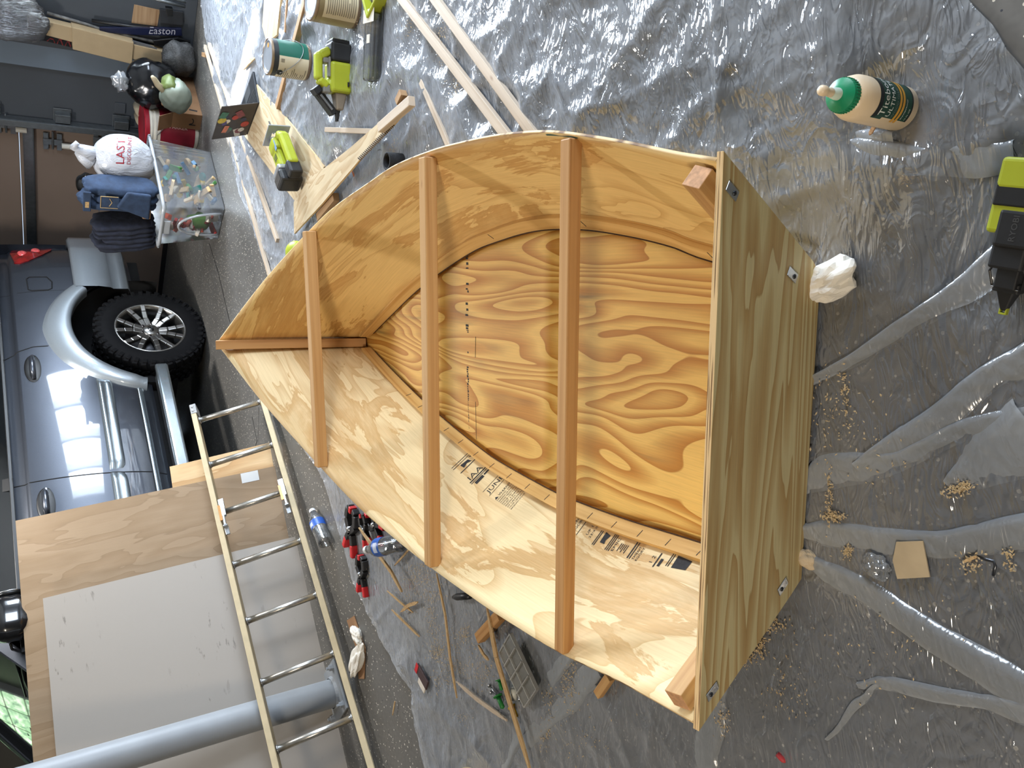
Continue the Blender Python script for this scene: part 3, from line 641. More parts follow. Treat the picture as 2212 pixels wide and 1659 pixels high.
f = on_port(*PX(1246, 1128)); lettering(st, 'TMENT', f, .012, 0, -.004, width=.036); lettering(st, 'EGORY', f, .012, 0, -.018, width=.036); rect(st, f, -.004, -.030, .045, -.032)
f = on_port(*PX(1276, 1146)); lettering(st, 'UP 1', f, .012, .004, -.006); lettering(st, '23/4 IN', f, .010, .0, -.020, width=.034)
f = on_port(*PX(1288, 1152)); rect(st, f, 0, -.012, .034, -.015); rect(st, f, 0, -.018, .034, -.021)
blob(st, f, [(.010, -.032), (.034, -.030), (.030, -.052), (.018, -.046), (.010, -.050)])
f = on_port(*PX(1320, 1168)); 
for q in (0, -.006, -.012): rect(st, f, 0, q, .036, q - .0028)
lettering(st, 'EMIC', f, .012, .002, -.028, width=.03)
for i in range(5): rect(st, f, .006 + .005 * (i % 2), -.038 - i * .006, .024, -.0405 - i * .006)
f = on_port(*PX(1366, 1186)); rect(st, f, 0, -.002, .036, -.006); rect(st, f, 0, -.010, .036, -.013); lettering(st, 'TMENT', f, .010, .0, -.026, width=.03); lettering(st, 'EGORY', f, .010, .0, -.037, width=.03)
f = on_port(*PX(1408, 1196)); lettering(st, '1 2', f, .014, .004, -.012); rect(st, f, 0, -.020, .03, -.024); rect(st, f, .004, -.030, .02, -.038)
f = on_port(*PX(1450, 1208)); rect(st, f, 0, 0, .03, -.0025); rect(st, f, 0, -.006, .03, -.0085); blob(st, f, [(0, -.018), (.026, -.016), (.024, -.06), (.004, -.058)])
st.build('ink_stamp', ink, boat)['kind'] = 'stuff'
st = MB()                                     # broken row of marks across the bottom panel
fz = lambda x, y: V((x, y, -.0100)) + V((0, 0, .0006))
def zb(y): return float(np.interp(y, [0, .36, .91, 1.3, 1.64], [0, -.010, -.018, -.013, -.006])) + .0008
x = -.34
for (x0, x1, dens) in ((-.23, -.02, .95), (.03, .035, 1), (.10, .12, .9), (.15, .20, .6), (.235, .27, .5), (.30, .33, .6), (.345, .375, .9)):
    q = x0
    while q < x1:
        wq = random.uniform(.003, .009)
        if random.random() < dens:
            y0 = 1.318 + random.uniform(-.003, .003); hh = random.uniform(.008, .02); st.add([(q, y0, zb(1.32)), (q + wq, y0 + .002, zb(1.32)), (q + wq, y0 + hh, zb(1.32)), (q, y0 + hh, zb(1.32))], [(0, 1, 2, 3)])
        q += wq + .002
for p, q in (((-.26, 1.27), (-.13, 1.275)), ((.02, 1.275), (.09, 1.273))): st.bar((p[0], p[1], zb(1.27)), (q[0], q[1], zb(1.27)), .0016, .0006)
st.build('ink_stamp', ink, boat)['kind'] = 'stuff'
# ================================================================ sheeting (needs the boat's footprint)
film('polythene_fold', .34, .06, .2, slant=.5, bstr=.22)
for q in ((672, 135, .12), (775, 30, .12), (735, 130, .09), (725, 200, .09), (1945, 235, .05), (2190, 500, .1), (625, 345, .13), (560, 250, .2), (600, 330, .2), (650, 400, .2), (690, 440, .15), (740, 400, .12), (800, 320, .12), (860, 250, .1), (820, 90, .12), (900, 90, .05), (960, 110, .05), (1000, 160, .05), (1050, 230, .05), (1100, 250, .05), (590, 60, .15), (640, 100, .1), (540, 200, .2)): calm_px(*q)
sheet = build_sheet()
fold(sheet, [(1722, 1150), (1780, 1150), (1900, 1172), (2050, 1175), (2240, 1150)], [.02, .045, .042, .040, .05], .016)
fold(sheet, [(1735, 1205), (1800, 1245), (1900, 1300), (2050, 1400), (2240, 1520)], [.02, .042, .045, .05, .06], .018)
fold(sheet, [(1725, 838), (1850, 770), (1980, 690), (2100, 610), (2240, 500)], [.012, .022, .03, .04, .05], .022)
fold(sheet, [(1850, 1010), (1960, 950), (2060, 880), (2150, 800), (2240, 770)], [.02, .045, .04, .035, .05], .018)
fold(sheet, [(1722, 1055), (1780, 1020), (1860, 1010), (1950, 990), (2080, 930), (2240, 900)], [.02, .06, .05, .03, .03, .04], .012)
fold(sheet, [(2050, 1050), (2120, 1000), (2240, 930)], [.02, .07, .1], .014)
fold(sheet, [(1500, 345), (1590, 235), (1680, 120), (1760, 30), (1800, -30)], [.05, .075, .085, .10, .12], .012)
fold(sheet, [(1850, 1480), (1900, 1478), (2000, 1495), (2120, 1520), (2230, 1545)], [.01, .022, .025, .02, .04], .012)
fold(sheet, [(1785, 1600), (1850, 1520), (1895, 1480)], [.006, .014, .006], .010)
fold(sheet, [(1545, 1470), (1535, 1560), (1515, 1680)], [.05, .06, .07], .014)
fold(sheet, [(1290, 1440), (1220, 1520), (1130, 1590)], [.06, .06, .08], .016)
fold(sheet, [(1240, 1400), (1180, 1480), (1110, 1600), (1080, 1680)], [.03, .05, .05, .05], .014)
fold(sheet, [(1700, 345), (1850, 330), (1990, 345), (2110, 345), (2190, 330)], [.01, .05, .04, .05, .04], .016)
fold(sheet, [(1640, 385), (1750, 352), (1850, 310), (1930, 300)], [.01, .04, .05, .02], .014)
# ================================================================ the parked car (rear axle at x = 0, viewer's side at +y)
def car_paint(name, col, rough=.3, metal=.6):
    m, nt, ns, ls, p = newmat(name); mp = tc(ns, ls, 'Object'); n = noise(ns, ls, mp, 900, 2); c = S(*col)
    r = ramp(ns, [(.3, tuple(x * .8 for x in c[:3])), (.7, tuple(min(1, x * 1.25) for x in c[:3]))]); ls.new(n.outputs[0], r.inputs[0]); ls.new(r.outputs[0], p.inputs['Base Color'])
    setp(p, Roughness=rough, Metallic=metal, Coat_Weight=1.0, Coat_Roughness=.03); MATS[name] = m; return m
paint = car_paint('graphite_paint', (70, 74, 82), .35, .7); silver = car_paint('flare_silver', (150, 158, 164), .38, .45); trimp = car_paint('trim_silver', (150, 160, 166), .25, .8)
glass_dk = plain('tinted_glass', (10, 12, 13), .04, 0, coat=1, spec=.8); blk = plain('black_plastic', (16, 16, 17), .45); void = plain('wheel_well_black', (9, 9, 10), .9); rub = plain('tyre_rubber', (13, 13, 15), .85, var=.2, scale=40, bmp=.1, spec=.2)
gapm = plain('panel_gap', (6, 6, 7), .8)
suv = thing('parked_car', 'dark grey SUV with silver wheel arches parked behind the leaning boards', 'car', CAR_O, CAR_ROT)
def pl_lerp(x, xs, ys): return float(np.interp(x, xs, ys))
def side_y(x, z):
    y = .920 - .27 * (z - .86) ** 2 - .25 * max(0, .56 - z) - .016 * min(1, max(0, (z - 1.256) / .016))
    y -= .16 * max(0, (-x - .62) / .4) ** 2 + .20 * max(0, (x - 3.2) / .75) ** 2.2
    return y
def arch(x, z, r=.525):
    for cx in (0.0, 2.95):
        if math.hypot(x - cx, z - .40) < r: return cx
    return None
for k in (1, -1):
    xs = np.linspace(-1.02, 3.92, 150); zs = np.array(list(np.linspace(.45, 1.22, 26)) + [1.245, 1.256, 1.266, 1.276, 1.30, 1.325, 1.34]); mb = MB(); vs = []; dead = set()
    for i, x in enumerate(xs):
        for j, z in enumerate(zs):
            cx = arch(x, z, .525)
            if cx is not None:
                d = math.hypot(x - cx, z - .40)
                if d < .525 - .045: dead.add(i * len(zs) + j); vs.append((x, side_y(x, z) * k, z)); continue
                s = .525 / max(d, 1e-3); x2, z2 = cx + (x - cx) * s, .40 + (z - .40) * s; vs.append((x2, side_y(x2, z2) * k, z2)); continue
            top = pl_lerp(x, [-1.02, 2.3, 2.5, 3.92], [1.34, 1.34, 1.27, 1.10]); zz = min(z, top) if x > 2.3 else z
            vs.append((x, side_y(x, zz) * k, zz))
    n = len(zs); fs = []
    for i in range(len(xs) - 1):
        for j in range(n - 1):
            q = (i * n + j, (i + 1) * n + j, (i + 1) * n + j + 1, i * n + j + 1)
            if sum(v in dead for v in q) == 0: fs.append(q if k < 0 else q[::-1])
    mb.add(vs, fs); mb.build('body_side', paint, suv, smooth=True)
# hood, roof, pillars, tail
mb = MB()
def hood(a, b):
    x = 2.40 + a * 1.52; y = (b * 2 - 1); yy = y * (side_y(x, 1.2)); return (x, yy, pl_lerp(x, [2.4, 2.7, 3.4, 3.92], [1.275, 1.268, 1.21, 1.10]) + .035 * (1 - y * y))
mb.grid(hood, 30, 16); mb.build('hood', paint, suv, smooth=True)
mb = MB(); mb.grid(lambda a, b: (3.92 + .04 * math.sin(math.pi * b), (a * 2 - 1) * .72, .45 + b * .66), 12, 8); mb.build('front_end', blk, suv, smooth=True)
mb = MB(); mb.grid(lambda a, b: (-1.0 - .02 * math.sin(math.pi * b), (a * 2 - 1) * .80, .5 + b * .84), 12, 8); mb.build('tailgate', paint, suv, smooth=True)
mb = MB(); mb.grid(lambda a, b: (-.95 + a * 2.75, (b * 2 - 1) * .66, 1.80 + .06 * math.sin(math.pi * b) - .03 * (a * 2 - 1) ** 2), 16, 10); mb.build('roof', paint, suv, smooth=True)
for k in (1, -1):
    mb = MB(); mb.grid(lambda a, b: (-.95 + a * (3.28 - .62 * b), k * (.868 - .10 * b), 1.335 + b * .47), 20, 6); mb.build('side_glass', glass_dk, suv, smooth=True)
    mb = MB()
    mb.bar((-.96, k * .868, 1.345), (2.36, k * .868, 1.345), .02, .022); mb.build('belt_moulding', blk, suv, bevel=.004)
    for xa, xb in ((1.27, 1.20), (.30, .24)):
        mb = MB(); mb.bar((xa, k * .872, 1.34), (xb, k * .67, 1.80), .09, .012, (0, k, .4)); mb.build('pillar', blk, suv)
    mb = MB(); mb.bar((2.46, k * .84, 1.29), (1.76, k * .66, 1.81), .07, .05, (0, k, .4)); mb.build('windshield_pillar', paint, suv, bevel=.01)
mb = MB(); mb.grid(lambda a, b: (2.44 - .70 * b + .06 * (1 - (a * 2 - 1) ** 2), (a * 2 - 1) * (.82 - .16 * b), 1.285 + .53 * b), 16, 10)
mb.build('windshield', plain('windshield_glass', (14, 22, 18), .03, 0, coat=1, spec=1.0), suv, smooth=True)
mb = MB(); mb.grid(lambda a, b: (-1.0 + .14 * b, (a * 2 - 1) * (.80 - .14 * b), 1.335 + .47 * b), 12, 6); mb.build('rear_window', glass_dk, suv, smooth=True)
mb = MB(); mb.box(4.6, 1.56, .10, T((1.45, 0, .42))); mb.build('underbody', void, suv)
for y0 in (.30, -.35):
    wpm = MB(); wpm.tube([(2.46, y0 + .1, 1.31), (2.40, y0 + .3, 1.345), (2.33, y0 + .52, 1.36)], [.014, .010, .006], 6); wpm.tube([(2.40, y0 + .05, 1.35), (2.30, y0 + .58, 1.40)], .007, 5); wpm.build('wiper', blk, suv, smooth=True)
# wheel wells, flares
for cx in (0.0, 2.95):
    for k in (1, -1):
        mb = MB(); mb.lathe([(.0, .50), (.52, .50), (.53, .88)], 40, Matrix(((1, 0, 0, cx), (0, 0, k, 0), (0, 1, 0, .40), (0, 0, 0, 1))), a0=-.25, a1=math.pi + .25); mb.build('wheel_well', void, suv, smooth=True)
        fl_ = MB(); A = [math.radians(q) for q in np.linspace(132, 9, 44)]
        ro = lambda t: pl_lerp(math.degrees(t), [9, 30, 60, 90, 120, 132], [.605, .625, .675, .695, .655, .64])
        def ff(a, b):
            t = A[min(int(round(a * 43)), 43)]; prof = [(1.0, .0), (.82, .030), (.45, .050), (.08, .052), (0.0, .036), (0.0, -.03)]
            q = b * 5; i = min(int(q), 4); u = q - i; f0 = prof[i][0] * (1 - u) + prof[i + 1][0] * u; off = prof[i][1] * (1 - u) + prof[i + 1][1] * u
            r = .515 + (ro(t) - .515) * f0; x, z = cx + r * math.cos(t), .40 + r * math.sin(t); return (x, k * (side_y(x, max(z, .5)) + off), z)
        fl_.grid(ff, 43, 10); o = fl_.build('wheel_arch', silver, suv, smooth=True)
# rear bumper with its lower step
mb = MB()
def bmp_(a, b):
    prof = [(.0, .86), (.05, .865), (.072, .85), (.074, .70), (.060, .62), (.045, .60), (.045, .50), (0, .48)]
    q = b * 7; i = min(int(q), 6); u = q - i; off = prof[i][0] * (1 - u) + prof[i + 1][0] * u; z = prof[i][1] * (1 - u) + prof[i + 1][1] * u
    L = a * 2.96                              # runs round the car: side, corner, back, corner, side
    pts = [(-.37, .90), (-.80, .885), (-.98, .82), (-1.05, .60), (-1.07, 0), (-1.05, -.60), (-.98, -.82), (-.80, -.885), (-.37, -.90)]
    nn = [(0, 1), (-.1, 1), (-.7, .7), (-1, .15), (-1, 0), (-1, -.15), (-.7, -.7), (-.1, -1), (0, -1)]
    s = a * 8; j = min(int(s), 7); v = s - j; px = pts[j][0] * (1 - v) + pts[j + 1][0] * v; py = pts[j][1] * (1 - v) + pts[j + 1][1] * v; ax_ = nn[j][0] * (1 - v) + nn[j + 1][0] * v; ay_ = nn[j][1] * (1 - v) + nn[j + 1][1] * v
    zz = z if z > .55 else z
    return (px + ax_ * off, py + ay_ * off, zz)
mb.grid(bmp_, 48, 14); mb.build('rear_bumper', silver, suv, smooth=True)
# seams
def seam(pts, k=1, r=.0035):
    mb = MB(); P = []
    for i in range(len(pts) - 1):
        for j in range(8): t = j / 8; P.append((pts[i][0] * (1 - t) + pts[i + 1][0] * t, pts[i][1] * (1 - t) + pts[i + 1][1] * t))
    P.append(pts[-1]); mb.tube([(x, k * (side_y(x, z) + .0005), z) for x, z in P], r, 5); return mb.build('panel_seam', gapm, suv)
for k in (1, -1):
    seam([(.236, 1.34), (.19, 1.25), (.163, 1.16), (.17, 1.07)], k); seam([(1.275, 1.335), (1.285, 1.1), (1.30, .75), (1.318, .47)], k); seam([(2.36, 1.33), (2.38, 1.0), (2.38, .6), (2.36, .47)], k); seam([(-.38, 1.34), (-.38, .87)], k, .001)
    seam([(.6, .56), (1.3, .56), (2.3, .56)], k, .003)
    for x0, x1 in ((.50, 1.272), (1.29, 2.30)):
        mb = MB()
        def mo(a, b):
            x = x0 + (x1 - x0) * a; prof = [(0, .81), (.014, .804), (.020, .79), (.012, .765), (.018, .735), (.012, .718), (0, .712)]; q = b * 6; i = min(int(q), 5); u = q - i
            e = min(1, min(a, 1 - a) * 14) ** .5; off = prof[i][0] * (1 - u) + prof[i + 1][0] * u; z = prof[i][1] * (1 - u) + prof[i + 1][1] * u; return (x, k * (side_y(x, z) + off * e), z + (.02 * (1 - e) if z < .76 else 0))
        mb.grid(mo, 30, 12); mb.build('door_moulding', trimp, suv, smooth=True)
    mb = MB(); mb.grid(lambda a, b: (.56 + 1.72 * a, k * (side_y(1, .53) + .016 * math.sin(math.pi * b)), .575 - .055 * b), 20, 6); mb.build('sill_trim', trimp, suv, smooth=True)
    mb = MB(); mb.box(1.95, .16, .05, T((1.47, k * .955, .405))); mb.box(1.95, .05, .085, T((1.47, k * 1.03, .40))); mb.build('running_board', trimp, suv, bevel=.018, segs=3)
    mb = MB(); mb.box(1.7, .10, .006, T((1.47, k * .965, .432))); mb.build('step_tread', blk, suv)
    # door handles
    for hx in (.36, 1.46):
        mb = MB(); mb.ball(.125, .012, .058, T((hx, k * (side_y(hx, 1.17) - .001), 1.168)), 24, 10); h = mb.build('handle_recess', blk, suv, smooth=True)
        mb = MB(); mb.tube([(hx - .105, k * .905, 1.172), (hx - .06, k * .935, 1.178), (hx + .05, k * .937, 1.178), (hx + .10, k * .905, 1.172)], [.012, .019, .019, .012], 8); mb.build('handle_grip', paint, h, smooth=True)
    mb = MB(); mb.lathe([(.016, 0), (.016, .006), (.010, .008), (0, .008)], 14, Matrix(((1, 0, 0, 1.40), (0, 0, k, k * side_y(1.4, 1.165)), (0, 1, 0, 1.165), (0, 0, 0, 1)))); mb.build('door_lock', steel, suv, smooth=True)
    # tail lamp
    TL = [(-.70, 1.225), (-.69, 1.19), (-.72, 1.13), (-.80, 1.04), (-.90, .975), (-.955, .97), (-.965, 1.23), (-.87, 1.245)]
    mb = MB(); vs = [(x, k * (side_y(x, z) + .012), z) for x, z in TL]; c = V((-.85, k * (side_y(-.85, 1.12) + .022), 1.13)); vs.append(tuple(c)); vs += [(x, k * (side_y(x, z) - .02), z) for x, z in TL]
    fs = [(i, (i + 1) % 8, 8) for i in range(8)] + [(i, (i + 1) % 8, 9 + (i + 1) % 8, 9 + i) for i in range(8)]; mb.add(vs, fs)
    lampm = plain('lamp_red', (150, 14, 18), .12, 0, var=.4, scale=24, coat=1); tl = mb.build('tail_lamp', lampm, suv, bevel=.003)
    for (x, z, r) in ((-.83, 1.17, .032), (-.87, 1.08, .030)):
        mb = MB(); mb.ball(r, .008, r, T((x, k * (side_y(x, z) + .020), z)), 12, 8); mb.build('reflector', plain('lamp_pink', (226, 92, 92), .1, 0, coat=1, var=.4, scale=60), tl, smooth=True)
FD = [(-.535, 1.14), (-.515, 1.16), (-.405, 1.155), (-.39, 1.135), (-.385, 1.03), (-.40, 1.005), (-.47, 1.0), (-.525, 1.03)]
mb = MB(); q = [(x, side_y(x, z) + .002, z) for x, z in FD]; mb.tube(q, .0045, 5, closed=True); mb.build('fuel_door_gap', gapm, suv)
# mirror
def carside(px, py, y):
    d = _F + _R * ((829.5 - py) / F_PX) + _U * ((1106 - px) / F_PX); t = (y - (CAM - CAR_O).dot(_S)) / d.dot(_S); P = CAM + d * t - CAR_O; return -P.dot(_A), P.z
mx, mz = carside(26, 1335, .985)
mb = MB(); mb.ball(.15, .105, .14, T((mx, .985, mz)), 24, 16, fn=lambda d: .80 + .2 * (abs(d.x) + abs(d.y) + abs(d.z) - 1)); mr = mb.build('mirror', plain('mirror_black', (22, 22, 24), .2, coat=.8), suv, smooth=True)
mb = MB(); mb.bar((mx + .03, .80, mz - .04), (mx, .95, mz - .02), .07, .06); mb.build('mirror_arm', blk, mr, bevel=.015)
mb = MB(); mb.ball(.012, .075, .09, T((mx - .13, .985, mz)), 20, 10); mb.build('mirror_glass', steel, mr, smooth=True)
# wheels
alloy = plain('alloy_wheel', (158, 156, 152), .25, .95, var=.1, scale=20)
def wheel(cx, k):
    w_ = bpy.data.objects.new('wheel', None); COL.objects.link(w_); w_.parent = suv; w_.location = (cx, k * .775, .388); w_.rotation_euler = (-math.pi / 2 if k > 0 else math.pi / 2, random.random(), 0)
    return w_
W0 = wheel(0.0, 1)                            # local z is the axle, pointing outwards
tm = MB(); tm.lathe([(.245, -.12), (.33, -.13), (.375, -.118), (.380, -.06), (.380, .06), (.375, .118), (.355, .130), (.30, .134), (.255, .128), (.242, .112)], 64); tm.build('tyre', rub, W0, smooth=True)
tb = MB()
for i in range(40):
    a = 2 * math.pi * i / 40
    for s in (-1, 1):
        tb.box(.022, .038, .058, RZ(a + (.04 if s > 0 else 0)) @ T((.380, 0, s * .098)) @ RX(.25 * s)); tb.box(.02, .034, .046, RZ(a + .08) @ T((.380, 0, s * .034)) @ RX(-.5 * s))
    tb.box(.045, .030, .012, RZ(a + .04) @ T((.352, 0, .130)) @ RY(-.25))
o = tb.build('tread_blocks', rub, W0, bevel=.003, segs=1); o['kind'] = 'stuff'
rm = MB(); rm.lathe([(.248, .108), (.252, .122), (.240, .126), (.232, .118), (.222, .085), (.215, .02), (.215, -.1)], 56); rm.build('rim', alloy, W0, smooth=True)
bk = MB(); bk.lathe([(.215, -.02), (.16, -.01), (.0, -.01)], 40); bk.lathe([(.17, .0), (.17, .015), (.06, .02)], 32, mi=1); bk.build('brake_disc', [void, plain('brake_iron', (60, 60, 62), .4, .8)], W0, smooth=True)
for i in range(6):
    for s in (-1, 1):
        sp = MB(); a = 2 * math.pi * i / 6; m = RZ(a); P = [(.055, s * .016), (.12, s * .022), (.18, s * .040), (.236, s * .058)]
        for j in range(3):
            (x0, y0), (x1, y1) = P[j], P[j + 1]; z0, z1 = (.078, .090, .100, .108)[j:j + 2]; sp.bar(m @ V((x0, y0, z0)), m @ V((x1, y1, z1)), (.040, .036, .034)[j], .034, m @ V((0, 0, 1)))
        sp.build('spoke', alloy, W0, bevel=.006)
    lg = MB(); a = 2 * math.pi * (i + .5) / 6; lg.lathe([(.011, .07), (.011, .098), (.007, .104), (0, .104)], 6, RZ(a) @ T((.062, 0, 0))); lg.build('lug_nut', plain('chrome_dark', (90, 90, 92), .15, 1), W0)
cp = MB(); cp.lathe([(.066, .06), (.06, .092), (.045, .104), (.0, .108)], 24); hub = cp.build('hub_cap', alloy, W0, smooth=True)
em = MB()
for rx, ry, pz in ((.026, .018, 0), (.010, .018, 0), (.020, .007, .006)): em.tube([(rx * math.cos(t), ry * math.sin(t) + pz, .109) for t in np.linspace(0, 2 * math.pi, 24, endpoint=False)], .0018, 5, closed=True)
em.build('emblem', plain('emblem_dark', (56, 56, 58), .2, 1), hub, smooth=True)
for cx, k in ((2.95, 1), (0.0, -1), (2.95, -1)):
    c = copy_tree(W0, suv); c.location = (cx, k * .775, .388); c.rotation_euler = (-math.pi / 2 if k > 0 else math.pi / 2, .4, 0)
# ================================================================ boards, pole, ladder beside the car
birch = ply('birch_plywood', (150, 128, 102), (140, 117, 90), (.8, 3.2), 11, seed=21, dist=.5, soft=.55, fine=.05); pineb = ply('pine_plywood_board', (204, 176, 136), (184, 148, 104), (.6, 3.8), 8, seed=27, dist=.3, soft=.5)
pm, nt, ns, ls, p = newmat('scuffed_white_board'); mp = tc(ns, ls, 'UV', (34, 9, 1)); n = noise(ns, ls, mp, 1., 4, .6); mq = tc(ns, ls, 'UV', (2.0, 2.0, 1), (.4, -1.2, 0)); n2 = noise(ns, ls, mq, 1., 2)
r = ramp(ns, [(.62, (0, 0, 0)), (.68, (1, 1, 1))]); ls.new(n.outputs[0], r.inputs[0]); r2 = ramp(ns, [(.54, (0, 0, 0)), (.62, (1, 1, 1))]); ls.new(n2.outputs[0], r2.inputs[0])
col = mixc(ns, ls, math_(ns, ls, 'MULTIPLY', math_(ns, ls, 'MULTIPLY', r.outputs[0], r2.outputs[0]), .55), S(154, 146, 136), S(80, 72, 64)); ls.new(col, p.inputs['Base Color']); setp(p, Roughness=.5); M['white_board'] = pm
def board(name, label, b0, b1, top, wd, t, mats, group=None):
    """leaning sheet: bottom corner b0, point b1 along the bottom, top corner above b0 (car frame), width wd"""
    B0, B1, Tp = car(*b0), car(*b1), car(*top); ex = (B1 - B0).normalized(); up = Tp - B0; up = up - ex * up.dot(ex); H = up.length; up.normalize(); n = ex.cross(up); n = n if n.dot(CAM - B0) > 0 else -n
    root = Matrix(((up.x, ex.x, n.x, B0.x), (up.y, ex.y, n.y, B0.y), (up.z, ex.z, n.z, B0.z), (0, 0, 0, 1)))
    if root.determinant() < 0: root = Matrix(((up.x, ex.x, n.x, B0.x), (up.y, ex.y, n.y, B0.y), (up.z, ex.z, n.z, B0.z), (0, 0, 0, 1)))
    mb = MB(); mb.prism([(0, 0), (H, 0), (H, wd), (0, wd)], t, T((0, 0, -t)), 0, 1)
    for f in mb.f: pass
    o = mb.build(name, mats); bm_ = bmesh.new(); bm_.from_mesh(o.data)
    o.data.transform(root); bm_.free(); bm_ = bmesh.new(); bm_.from_mesh(o.data); bmesh.ops.recalc_face_normals(bm_, faces=bm_.faces); bm_.to_mesh(o.data); bm_.free()
    o.data.transform(T(-B0)); o.location = B0
    tag(o, label, 'board', group); return o, root, H
bp, _, _ = board('pine_board', 'short pine plywood offcut with wide grain leaning behind the birch board', (1.667, 1.60), (2.209, 1.425), (1.43, 1.38, .535), 1.2, .012, [pineb, edge_lam])
bb, Rb, Hb = board('birch_board', 'tall tan birch plywood sheet leaning on the car behind the white board', (1.826, 1.575), (2.235, 1.47), (1.60, 1.22, 1.337), 1.9, .012, [birch, edge_lam])
bw, Rw, Hw = board('white_board', 'scuffed off-white hardboard sheet leaning behind the ladder and grey pole', (2.322, 1.575), (3.52, 1.372), (2.06, 1.32, 1.244), 2.44, .006, [pm, plain('hardboard_edge', (120, 92, 66), .8)])
# paper label on the birch board
inv = Rb.inverted(); d = _F + _R * ((829.5 - 1030) / F_PX) + _U * ((1106 - 540) / F_PX); o0 = inv @ CAM; dd = inv.to_3x3() @ d; q = o0 + dd * (-o0.z / dd.z)
mb = MB(); mb.box(.10, .062, .0006, Rb @ T((q.x, q.y, .001))); lab = mb.build('label_sticker', plain('label_paper', (206, 208, 208), .6, var=.02)); lab.parent = bb; lab.matrix_parent_inverse = T(-bb.location)
mb = MB()
for i in range(9): mb.box(.003, .016 + .0 * i, .0004, Rb @ T((q.x - .034 + .0045 * i, q.y + .018, .0016)))
for i in range(5): mb.box(.006, .026 - .004 * (i % 3), .0004, Rb @ T((q.x + .038 - .012 * i, q.y - .012, .0016)))
lp = mb.build('label_print', ink); lp.parent = lab; lp.matrix_parent_inverse = T(-bb.location)
# steel pole
polem = plain('pole_blue_grey', (150, 154, 158), .45, var=.06, scale=6)
pc = car(3.222, 1.508); pole = thing('steel_pole', 'grey-blue round steel support pole bolted to the floor beside the white board', 'pole', pc, CAR_ROT)
mb = MB(); mb.lathe([(.072, .012), (.072, 2.74)], 32); mb.build('pipe', polem, pole, smooth=True)
mb = MB(); mb.box(.26, .26, .012, T((0, 0, .006))); mb.lathe([(.085, .012), (.076, .026)], 32); mb.build('base_plate', polem, pole, bevel=.003)
for sx in (-1, 1):
    for sy in (-1, 1):
        mb = MB(); mb.lathe([(.020, .012), (.020, .016), (.0155, .016), (.0155, .032), (.008, .034), (.008, .046), (0, .047)], 6, T((sx * .098, sy * .098, 0))); mb.build('anchor_bolt', polem, pole)
# ladder lying on its edge, leaning against the pole
rail_m = plain('fibreglass_tan', (186, 168, 132), .55, var=.08, scale=18); alum = plain('ladder_aluminium', (196, 192, 184), .3, .9, var=.12, scale=60)
lb0, lb1 = V((1.519, 1.828, .055)), V((3.452, 1.828, .055)); tilt = V((0, -.135, .335)).normalized(); Lw = .37
LM = Matrix.Translation(CAR_O) @ RZ(CAR_ROT); lad = thing('extension_ladder', 'tan fibreglass ladder with aluminium rungs lying on edge against the pole', 'ladder', mat=LM @ T((2.4, 1.828, 0)))
def lp_(x, s, n=0): return V((x - 2.4, -tilt.x, 0)) + V((0, tilt.y, tilt.z)) * s + V((0, tilt.z, -tilt.y)) * n + V((0, 0, .055))
x_in, x_out = 1.44, 5.1
for s, nm in ((0, 'rail'), (Lw, 'rail')):
    sg = -1 if s == 0 else 1; mb = MB(); up = V((0, tilt.y, tilt.z)); nn = V((0, tilt.z, -tilt.y))
    mb.bar(lp_(x_in + .02, s), lp_(x_out, s), .006, .078, nn)          # web
    for e in (-1, 1): mb.bar(lp_(x_in + .02, s + sg * .012, e * .038), lp_(x_out, s + sg * .012, e * .038), .028, .005, nn)
    mb.build(nm, rail_m, lad, bevel=.0015)
    cpz = MB(); cpz.bar(lp_(x_in - .02, s + sg * .008), lp_(x_in + .05, s + sg * .008), .036, .086, nn); ec = cpz.build('end_cap', plain('cap_grey', (150, 150, 148), .5), lad, bevel=.004)
    for q in (.0, .03):
        rv = MB(); rv.lathe([(.006, 0), (.005, .003), (0, .004)], 10, frame(lp_(x_in + q, s + sg * .012, .044), (1, 0, 0), nn)); rv.build('rivet', steel, ec)
for i in range(12):
    x = 1.519 + i * .3225; mb = MB(); mb.tube([lp_(x, -.01), lp_(x, Lw + .01)], .0165, 12); r_ = mb.build('rung', alum, lad, smooth=True)
    for s in (.008, Lw - .008):
        rv = MB(); rv.tube([lp_(x, s - .004), lp_(x, s + .004)], .021, 12); rv.build('rung_collar', steel, r_, smooth=True)
for s in (.02, Lw - .02):                     # rung locks on the third rung
    x = 1.519 + 2 * .3225; mb = MB(); up = V((0, tilt.y, tilt.z)); nn = V((0, tilt.z, -tilt.y))
    mb.bar(lp_(x - .07, s, .02), lp_(x + .05, s, .045), .016, .03, up); mb.bar(lp_(x + .05, s, .045), lp_(x + .115, s, .055), .022, .012, up); mb.bar(lp_(x + .115, s, .03), lp_(x + .115, s, .065), .022, .01, (1, 0, 0)); mb.bar(lp_(x + .11, s, .035), lp_(x + .16, s, .035), .022, .01, nn)
    lk = mb.build('rung_lock', steel, lad, bevel=.002); sp = MB(); sp.bar(lp_(x - .02, s + .012, .05), lp_(x + .08, s + .012, .06), .006, .014, up); sp.build('lock_latch', plain('copper_latch', (190, 140, 90), .3, .9), lk)
